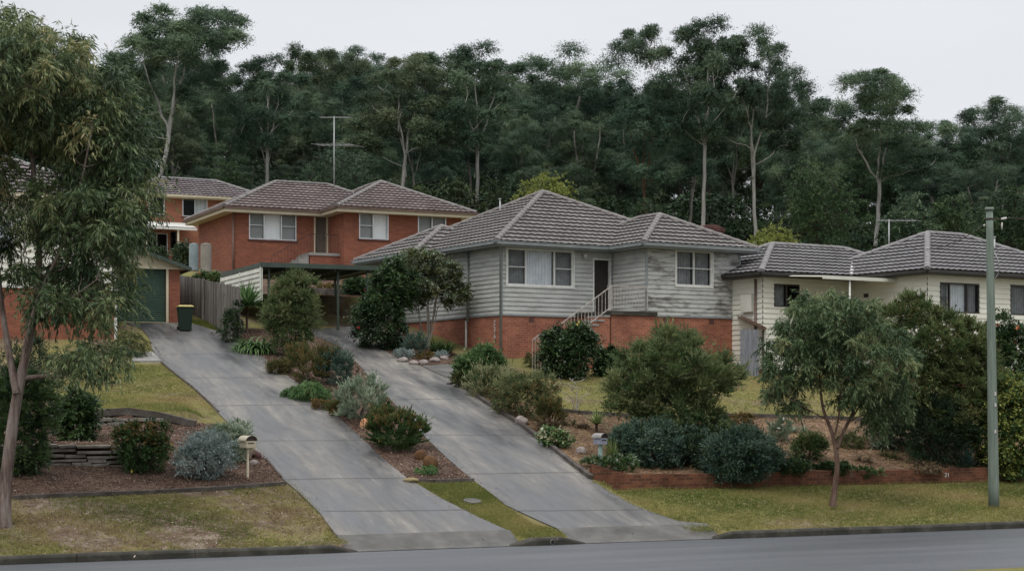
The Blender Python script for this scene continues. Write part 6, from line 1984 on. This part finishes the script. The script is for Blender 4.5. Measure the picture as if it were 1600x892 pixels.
# ------------------------------------------------------------------ fences
def paling_fence(pts, label, mat, name='paling_fence', pw=.1, gap=.012, cat='fence'):
    """pts: (u, v_top, Y) of fence top"""
    root = None; mb = MB(); pm = MB()
    Q = [at(*p) for p in pts]
    root = empty(name, (Q[0].x, Q[0].y, h1(Q[0].x, Q[0].y)), 0, label, cat)
    o_ = Vector(root.location)
    for A, B in zip(Q, Q[1:]):
        d = Vector((B.x-A.x, B.y-A.y, 0)); L = d.length; d /= L; nrm = Vector((-d.y, d.x, 0))
        n_ = int(L/(pw+gap))
        for q in range(n_):
            x = q*(pw+gap); t = x/L
            zt__ = A.z+(B.z-A.z)*t+rng.uniform(-.025, .025)
            px_ = A.x+d.x*x; py_ = A.y+d.y*x; zb__ = h1(px_, py_)-.05
            lean_ = rng.uniform(-.01, .01)
            j_ = rng.uniform(-.008, .008)
            P0 = Vector((px_, py_, 0))-o_
            mb.box((0, j_-.009, zb__), (pw, j_+.009, zt__), random.choice((0, 0, 1, 2)), lambda p: P0+d*(p[0]+lean_*(p[2]-zb__))+nrm*p[1]+Vector((0, 0, p[2])))
        for z_off in (.35, 1.35):
            A2 = Vector((A.x, A.y, A.z-1.75+z_off)) - o_ + nrm*.04; B2 = Vector((B.x, B.y, B.z-1.75+z_off)) - o_ + nrm*.04
            pm.beam(A2, B2, .04, .08)
    mb.build('palings', [MAT[mat]]+([MAT['timber_grey2'], MAT['timber_grey3']] if mat == 'timber_grey' else [MAT[mat]]*2), root); pm.build('rail', MAT[mat], root)
    return root, Q
pf, Q = paling_fence([(281, 430, 69), (318, 437, 66), (352, 444, 63.2), (376, 450, 61)], 'weathered grey timber paling fence beside the green bin', 'timber_grey')
for (u_, v_, Y_) in ((318, 436, 65.9), (349, 442, 63.4)):
    mb = MB(); a = at(u_, v_, Y_)-Vector(pf.location); mb.box((a.x-.05, a.y-.14, -.4+h1(*(a+Vector(pf.location))[:2])-pf.location.z), (a.x+.05, a.y-.03, a.z+.02))
    mb.build('post', MAT['timber_grey'], pf)
gf, Q = paling_fence([(1157, 514, 62.3), (1188, 516, 62.6)], 'narrow blue grey paling gate between grey and cream houses', 'timber_blue', 'side_gate', cat='gate')
mb = MB(); A = at(1157, 495, 62.7); B = at(1197, 514, 62.9)
mb.face([A, B, B+Vector((.2, 3, .25)), A+Vector((.2, 3, .25))]); mb.beam(A, B, .06, .12)
mb.face([A+Vector((0, 0, -.08)), A+Vector((.2, 3, .17)), B+Vector((.2, 3, .17)), B+Vector((0, 0, -.08))])
sh = tag(mb.build('lean_to_roof', MAT['bark_brown']), 'brown sloping lean to roof above the side gate', 'shed roof')
mb = MB(); gz_ = h1(B.x, B.y)
for p_ in (B+Vector((-.1, .1, 0)), B+Vector((.1, 2.9, .2))): mb.beam((p_.x, p_.y, gz_-.2), tuple(p_-Vector((0, 0, .05))), .08, .08)
mb.build('post', MAT['timber'], sh)

# ------------------------------------------------------------------ green waste bin
g = ground_at(289, 501); Yb = 63.
Xb = (289-800)/F*Yb; zb_ = h1(Xb, Yb)
bn = empty('wheelie_bin', (Xb, Yb, zb_), R(18), 'dark green wheelie bin with yellow lid beside the garage', 'bin')
mb = MB()
def frust(mb, w0, d0_, w1, d1_, z0, z1, mat=0, yo=0):
    a = [(-w0/2, -d0_/2, z0), (w0/2, -d0_/2, z0), (w0/2, d0_/2, z0), (-w0/2, d0_/2, z0)]
    b = [(-w1/2, -d1_/2+yo, z1), (w1/2, -d1_/2+yo, z1), (w1/2, d1_/2+yo, z1), (-w1/2, d1_/2+yo, z1)]
    for q in range(4):
        r_ = (q+1) % 4
        mb.face([a[q], a[r_], b[r_], b[q]], mat)
    mb.face(b, mat); mb.face(a[::-1], mat)
frust(mb, .42, .46, .54, .64, .03, .86); frust(mb, .58, .68, .58, .68, .861, .91)
mb.build('body', MAT['bin_green'], bn, .015)
mb = MB(); frust(mb, .60, .72, .60, .72, .912, .94); frust(mb, .58, .68, .46, .52, .941, .985)
mb.tube([(-.24, .38, .92), (.24, .38, .92)], .015, 8)
mb.build('lid', MAT['bin_lid'], bn, .01)
for sx in (-1, 1):
    mb = MB(); mb.tube([(sx*.2, .24, .1), (sx*.27, .24, .1)], .1, 16); mb.build('wheel', MAT['void'], bn)

# ------------------------------------------------------------------ water tanks
def tank(u, vt, vb, wp, Y, mat, label):
    a = at(u, vb, Y); t = at(u, vt, Y); r_ = wp*Y/F/2
    root = empty('water_tank', (a.x, a.y, h1(a.x, a.y)), 0, label, 'water tank')
    H_ = t.z-root.location.z
    mb = MB(); path, rad = [(0, 0, 0)], [r_]
    nr_ = 14
    for q in range(nr_):
        z0_ = H_*.94*(q+.25)/nr_; z1_ = H_*.94*(q+.75)/nr_
        path += [(0, 0, z0_), (0, 0, z1_)]; rad += [r_, r_*1.03]
    path += [(0, 0, H_*.94)]; rad += [r_]
    mb.tube(path, rad, 24); mb.build('body', MAT[mat], root)
    mb = MB(); mb.tube([(0, 0, H_*.941), (0, 0, H_*.98), (0, 0, H_)], [r_*1.05, r_*.8, r_*.25], 24); mb.build('lid', MAT[mat], root)
    return root
tank(303, 380, 412, 15, 83, 'tank_blue', 'blue grey ribbed water tank beside the red house')
tank(322, 380, 410, 17, 82, 'tank_beige', 'beige ribbed water tank against the red house wall')

# ------------------------------------------------------------------ letterboxes
def letterbox(u, v, s_px, label, body, roofm, postm, pw, H, w_, dp, rz, rnd=True):
    g = ground_at(u, v)
    root = empty('letterbox', tuple(g), rz, label, 'letterbox')
    mb = MB(); mb.beam((0, 0, -.1), (0, 0, H-.31), pw, pw); mb.build('post', MAT[postm], root, .004)
    mb = MB(); z0_ = H-.31; bh = .17
    mb.box((-w_/2, -dp/2, z0_), (w_/2, dp/2, z0_+bh)); mb.build('body', MAT[body], root, .005)
    mb = MB(); mb.box((-w_*.32, -dp/2-.006, z0_+bh*.62), (w_*.32, -dp/2-.001, z0_+bh*.75)); mb.build('slot', MAT['void'], root)
    mb = MB(); n_ = 10; r_ = w_/2+.03; z1_ = z0_+bh+.001
    for q in range(n_):
        t0, t1 = math.pi*q/n_, math.pi*(q+1)/n_
        hh = .13
        f = lambda t, y: (-math.cos(t)*r_, y, z1_+math.sin(t)*hh*(1 if rnd else .9))
        mb.face([f(t0, -dp/2-.04), f(t0, dp/2+.04), f(t1, dp/2+.04), f(t1, -dp/2-.04)][::-1])
        mb.face([f(t0, -dp/2+.02), f(t1, -dp/2+.02), (0, -dp/2+.02, z1_)], 1)
        mb.face([f(t0, dp/2-.02), f(t1, dp/2-.02), (0, dp/2-.02, z1_)], 1)
    mb.build('roof', [MAT[roofm], MAT['iron']], root)
    return root
letterbox(387, 747, 65, 'cream letterbox with curved roof on a thin post by left driveway', 'box_cream', 'box_cream', 'paint_cream', .05, 1.06, .27, .34, R(38))
letterbox(938, 733, 48, 'blue grey letterbox with dark curved roof on a teal post', 'box_blue', 'box_roof', 'post_teal', .09, .98, .24, .30, R(38))

# ------------------------------------------------------------------ antennas
def antenna(base, vt, arrays, label):
    """base (u,v,Y); arrays: list of (v, u0, u1, n elements, element length)"""
    b = at(*base); Y = base[2]
    root = empty('television_antenna', tuple(b), 0, label, 'antenna')
    zt__ = HC+(VH-vt)/F*Y-b.z
    mb = MB(); mb.tube([(0, 0, -.6), (0, 0, zt__)], .03, 8); mb.build('mast', MAT['steel'], root)
    for (v_, u0, u1, n_, el) in arrays:
        z_ = HC+(VH-v_)/F*Y-b.z; x0_ = (u0-base[0])*Y/F; x1_ = (u1-base[0])*Y/F
        mb = MB(); mb.beam((x0_, 0, z_), (x1_, 0, z_), .03, .03)
        for q in range(n_):
            x = x0_+(x1_-x0_)*q/(n_-1); l_ = el*(.6+.4*q/(n_-1))
            mb.tube([(x-l_*.35, -l_*.5, z_+.012), (x+l_*.35, l_*.5, z_+.012)], .009, 5)
        mb.build('antenna_array', MAT['antenna'], root)
antenna((522, 290, 86.5), 182, [(184, 501, 546, 12, .5), (227, 497, 552, 7, 1.5)], 'tall television antenna mast with two arrays on the red house')
antenna((1389, 382, 69), 343, [(345, 1373, 1431, 8, .9)], 'short television antenna on the cream house roof')

# ------------------------------------------------------------------ power pole
g = ground_at(1553, 792)
pp = empty('power_pole', tuple(g), 0, 'weathered green grey timber power pole on the right verge', 'power pole')
topv = at(1546, 329, g[1]) - Vector(g)
mb = MB(); n_ = 14
pa = [Vector((topv.x*t/n_, 0, topv.z*t/n_-.15*(t == 0))) for t in range(n_+1)]
mb.tube(pa, [.145-.055*t/n_ for t in range(n_+1)], 18); mb.build('pole', MAT['pole'], pp)
mb = MB(); mb.tube([topv+Vector((0, 0, .002)), topv+Vector((0, 0, .08))], [.125, .115], 18); mb.build('pole_cap', MAT['pole'], pp)
mb = MB(); zc_ = topv.z-.2; xc_ = topv.x
mb.beam((xc_, -.02, zc_-.03), (xc_+.32, -.02, zc_-.03), .03, .03); mb.tube([(xc_, 0, zc_-.05), (xc_, 0, zc_+.0)], .105, 14); mb.build('bracket', MAT['iron'], pp)
mb = MB(); mb.tube([(xc_+.3, -.02, zc_-.03), (xc_+.37, -.02, zc_-.02), (xc_+.45, -.02, zc_)], [.025, .035, .025], 10)
mb.tube([(xc_-.12, -.02, zc_-.19), (xc_-.17, -.02, zc_-.2)], [.025, .02], 8)
mb.tube([(xc_+.33, -.02, zc_-.12), (xc_+.32, -.02, zc_-.30)], [.018, .022], 8)
mb.build('insulator', MAT['white'], pp)
mb = MB(); mb.tube([(xc_+.12, -.02, zc_-.9), (xc_+.22, -.02, zc_-1.1), (xc_+.26, -.02, zc_-1.4), (xc_+.18, -.02, zc_-1.55), (xc_+.13, -.02, zc_-1.6)], .012, 6); mb.build('cable', MAT['steel'], pp)
mb = MB()
for (dz, w2) in ((-5.2, .035), (-5.9, .03), (-4.9, .03)): mb.box((xc_*.3-.02+w2, -.152, topv.z+dz), (xc_*.3+.02+w2, -.13, topv.z+dz+.09))
mb.build('pole_tag', MAT['white'], pp)
def wire(A, B, sag, r_, label, col_='steel'):
    A, B = Vector(A), Vector(B); P_ = []
    for q in range(25):
        t = q/24; p = A.lerp(B, t); p.z -= 4*sag*t*(1-t); P_.append(p)
    mb = MB(); mb.tube(P_, r_, 5); return tag(mb.build('wire', MAT[col_]), label, 'wire')
tw = Vector(g)+Vector((xc_+.45, -.02, zc_))
wire(tw, tw+Vector((22, 9, 1.0)), .35, .011, 'overhead wire running right from the power pole top', 'iron')
wl_ = Vector(g)+Vector((xc_-.17, -.02, zc_-.2))
wire(wl_, at(1400, 375, 70.), .5, .012, 'service wire drooping left from the pole to the cream house', 'iron')
wire(at(735, 322, 92), at(842, 300, 120), .2, .014, 'thin wire behind the grey house roof', 'iron')

# small vent pipes on the roofs
for (fr, x_, y_, z0_, h_) in ((K, 5.9, 2.2, zE4+.7, 1.0), (G, 3.2, 5.5, ze+1.6, .75)):
    mb = MB(); mb.tube([(x_, y_, z0_), (x_, y_, z0_+h_)], .035, 8); mb.tube([(x_, y_, z0_+h_+.001), (x_, y_, z0_+h_+.05)], .055, 8)
    mb.build('vent_pipe', MAT['steel'], fr.root)
# water meter cover
g = ground_at(738, 784)
mb = MB(); r_ = .22
a = [(math.cos(t)*r_, math.sin(t)*r_*.85) for t in np.linspace(0, 2*math.pi, 20, endpoint=False)]
mb.face([(x, y, .045+h1(g[0]+x, g[1]+y)-g[2]) for x, y in a])
for (x, y), (x2_, y2_) in zip(a, a[1:]+a[:1]): mb.face([(x, y, -.1), (x2_, y2_, -.1), (x2_, y2_, .045+h1(g[0]+x2_, g[1]+y2_)-g[2]), (x, y, .045+h1(g[0]+x, g[1]+y)-g[2])])
tag(mb.build('access_cover', MAT['apron'], loc=tuple(g)), 'round concrete access cover in the grass between the driveways', 'cover')

# ------------------------------------------------------------------ grass blades, mulch chips, leaf litter (uncountable)
def wobble(x, y):
    return .5+.16*np.sin(x*.5+y*.9+1.2*np.sin(y*.35))+.22*np.sin(x*1.1+1.3*np.sin(y*.7))+.18*np.sin(y*1.9+x*.6+2)+.12*np.sin(x*3.7-y*2.9)
def scatter(area, n, avoid=()):
    xs = [p[0] for p in area]; ys = [p[1] for p in area]
    A_ = (max(xs)-min(xs))*(max(ys)-min(ys)); out_ = []
    x = rng.uniform(min(xs), max(xs), n*6); y = rng.uniform(min(ys), max(ys), n*6)
    k = inpoly(area, x, y)
    for av in avoid: k &= ~inpoly(av, x, y)
    return x[k][:n], y[k][:n]
def grass(area, n, avoid, label, hgt=.06, bias=0., bare=0.):
    x, y = scatter(area, n, avoid)
    if bare:
        wv_ = .5+.28*np.sin(x*.8+2*np.sin(y*1.3))+.22*np.sin(x*2.3+y*1.9)
        k = (wv_ < 1-bare) | (rng.random(len(x)) < .25); x, y = x[k], y[k]
    m = len(x)
    nb_ = 4
    x = np.repeat(x, nb_)+rng.normal(0, .025, m*nb_); y = np.repeat(y, nb_)+rng.normal(0, .025, m*nb_)
    P_ = np.stack([x, y, hz(x, y)-.005], 1)
    d_ = rng.normal(size=(m*nb_, 3))*.55; d_[:, 2] = 1; d_ = unit(d_)
    L_ = hgt*rng.uniform(.5, 1.4, m*nb_)
    sdv = unit(np.cross(d_, rng.normal(size=d_.shape)))
    wd = .011
    V_ = np.stack([P_-sdv*wd*.5, P_+sdv*wd*.5, P_+d_*L_[:, None]], 1).reshape(-1, 3)
    F_ = np.arange(len(V_)).reshape(-1, 3)
    t = np.clip(np.repeat(wobble(x, y)*.75+bias+rng.normal(0, .14, len(x)), 3), 0, 1)
    return tag(mesh_np('grass', V_, F_, LM['grass'], tint=t), label, 'grass', kind='stuff')
VR = [xy(s_, .05) for s_ in (4.6, 24)] + [xy(24, 4.8), xy(4.4, 4.8)]
VL = [xy(s_, .05) for s_ in (-19, A1[0]+.1)] + [tuple(p) for p in px_poly([(500, 803), (444, 757), (230, 772), (20, 779), (-60, 782)])]
VM = px_poly([(640, 754), (692, 781), (745, 808)])+[xy(A1[1]+.02, .6), xy(A1[1]+.02, .05), xy(A2[0]-.02, .05), xy(A2[0]-.02, .6)]+px_poly([(832, 818), (790, 791), (742, 753)])
LLn = px_poly([(130, 648), (210, 650), (300, 664), (340, 646), (300, 607), (255, 570), (150, 570), (90, 600)])
RLn = px_poly([(770, 604), (870, 640), (960, 646), (1150, 648), (1300, 653), (1430, 660), (1440, 625), (1330, 590), (1200, 577), (1150, 575), (960, 590), (840, 572)])
grass(VR, 42000, [P2], 'short olive grass on the right verge', .06, .02)
grass(VL, 26000, [P1], 'patchy dry grass on the left verge', .055, .12, .35)
grass(VM, 9000, [P1, P2], 'short green grass between the driveway mouths', .055, .08)
grass(LLn, 15000, [P1], 'short yellow grass of the left lawn', .05, .08)
grass(RLn, 18000, [P2], 'short olive grass of the front lawn', .05, .08)
gs = px_poly([(283, 500), (330, 505), (352, 520), (372, 528), (350, 516), (306, 506)])
grass(px_poly([(283, 500), (345, 500), (372, 518), (366, 528), (345, 519), (306, 507)]), 3000, [P1], 'green grass strip beside the paling fence', .08, -.35)
# taller fringe along hard edges
def fringe(pts, n, label, hgt=.1, bias=0.):
    P_ = px_poly(pts); x, y = [], []
    for a, b in zip(P_, P_[1:]):
        m = int(n*math.dist(a, b)); t = rng.random(m)
        x.append(a[0]+(b[0]-a[0])*t+rng.normal(0, .05, m)); y.append(a[1]+(b[1]-a[1])*t+rng.normal(0, .05, m))
    x, y = np.concatenate(x), np.concatenate(y); m = len(x)
    d_ = rng.normal(size=(m, 3))*.6; d_[:, 2] = 1; d_ = unit(d_); sdv = unit(np.cross(d_, rng.normal(size=d_.shape)))
    P_ = np.stack([x, y, hz(x, y)], 1); L_ = hgt*rng.uniform(.4, 1.5, (m, 1))
    V_ = np.stack([P_-sdv*.007, P_+sdv*.007, P_+d_*L_], 1).reshape(-1, 3)
    t = np.clip(np.repeat(rng.normal(.4+bias, .2, m), 3), 0, 1)
    tag(mesh_np('grass', V_, np.arange(3*m).reshape(-1, 3), LM['grass'], tint=t), label, 'grass', kind='stuff')
fringe([(930, 757), (1060, 761), (1180, 760), (1300, 757), (1420, 755), (1540, 752)], 260, 'longer grass along the foot of the brick wall', .11)
fringe([(925, 752), (990, 790), (1060, 815), (1110, 828)], 160, 'grass fringe on the right driveway edge', .07)
fringe([(500, 803), (470, 773), (446, 752)], 160, 'grass fringe on the left driveway edge', .07)
fringe([(870, 642), (960, 649), (1150, 650), (1300, 655), (1430, 662)], 150, 'grass fringe over the lawn edging', .08)
fringe([(1290, 796), (1318, 796)], 400, 'grass around the young gum trunk', .1)
fringe([(1535, 795), (1572, 794)], 400, 'grass around the power pole', .1)

def chips(area, n, label, L=.06, Wd=.022, avoid=(), lift=.035, mat='chips'):
    x, y = scatter(area, n, avoid)
    d_ = rng.normal(size=(len(x), 3)); d_[:, 2] *= .3; d_ = unit(d_)
    P_ = np.stack([x, y, hz(x, y)+lift+rng.random(len(x))*.02], 1)
    V_, F_, T_ = leaves(P_, d_, L*rng.uniform(.5, 1.6, len(x)), Wd*rng.uniform(.5, 1.5, len(x)), rng.normal(.45, .25, len(x)), 1.2)
    tag(mesh_np('bark_chips', V_, F_, LM[mat], tint=T_), label, 'bark mulch', kind='stuff')
chips(BED_M, 26000, 'brown bark chips of the median bed')
chips(BED_L, 26000, 'brown bark chips of the left bed')
chips(BED_R, 40000, 'straw and dead leaves on the right bank', .10, .018, mat='straw')
chips(BED_H, 3000, 'bark chips of the rockery bed')
chips(VL, 5000, 'fallen gum leaves on the left verge', .09, .018, [P1], .03)
chips(VR, 900, 'fallen gum leaves on the right verge', .09, .018, [P2], .03)
chips([xy(-20, -.9), xy(24, -.9), xy(24, -.2), xy(-20, -.2)], 500, 'fallen leaves in the road gutter', .08, .02, (), .03)

def edge_litter(pts, n, label):
    P_ = px_poly(pts); x, y = [], []
    for a, b in zip(P_, P_[1:]):
        m = max(1, int(n*math.dist(a, b))); t = rng.random(m)
        x.append(a[0]+(b[0]-a[0])*t+np.abs(rng.normal(0, .22, m))*rng.choice([-1, 1], m)); y.append(a[1]+(b[1]-a[1])*t+rng.normal(0, .1, m))
    x, y = np.concatenate(x), np.concatenate(y); m = len(x)
    d_ = rng.normal(size=(m, 3)); d_[:, 2] *= .15; d_ = unit(d_)
    V_, F_, T_ = leaves(np.stack([x, y, hz(x, y)+.045], 1), d_, .07*rng.uniform(.5, 1.5, m), .02, rng.normal(.45, .25, m), 1.5)
    tag(mesh_np('leaf_litter', V_, F_, LM['straw'], tint=T_), label, 'leaf litter', kind='stuff')
edge_litter(D1R[3:], 26, 'fallen leaves along the median edge of the left driveway')
edge_litter(D1L[:9], 16, 'fallen leaves along the lawn edge of the left driveway')
edge_litter(D2R, 26, 'fallen leaves along the garden edge of the right driveway')
edge_litter(D2L[1:9], 20, 'fallen leaves along the median edge of the right driveway')
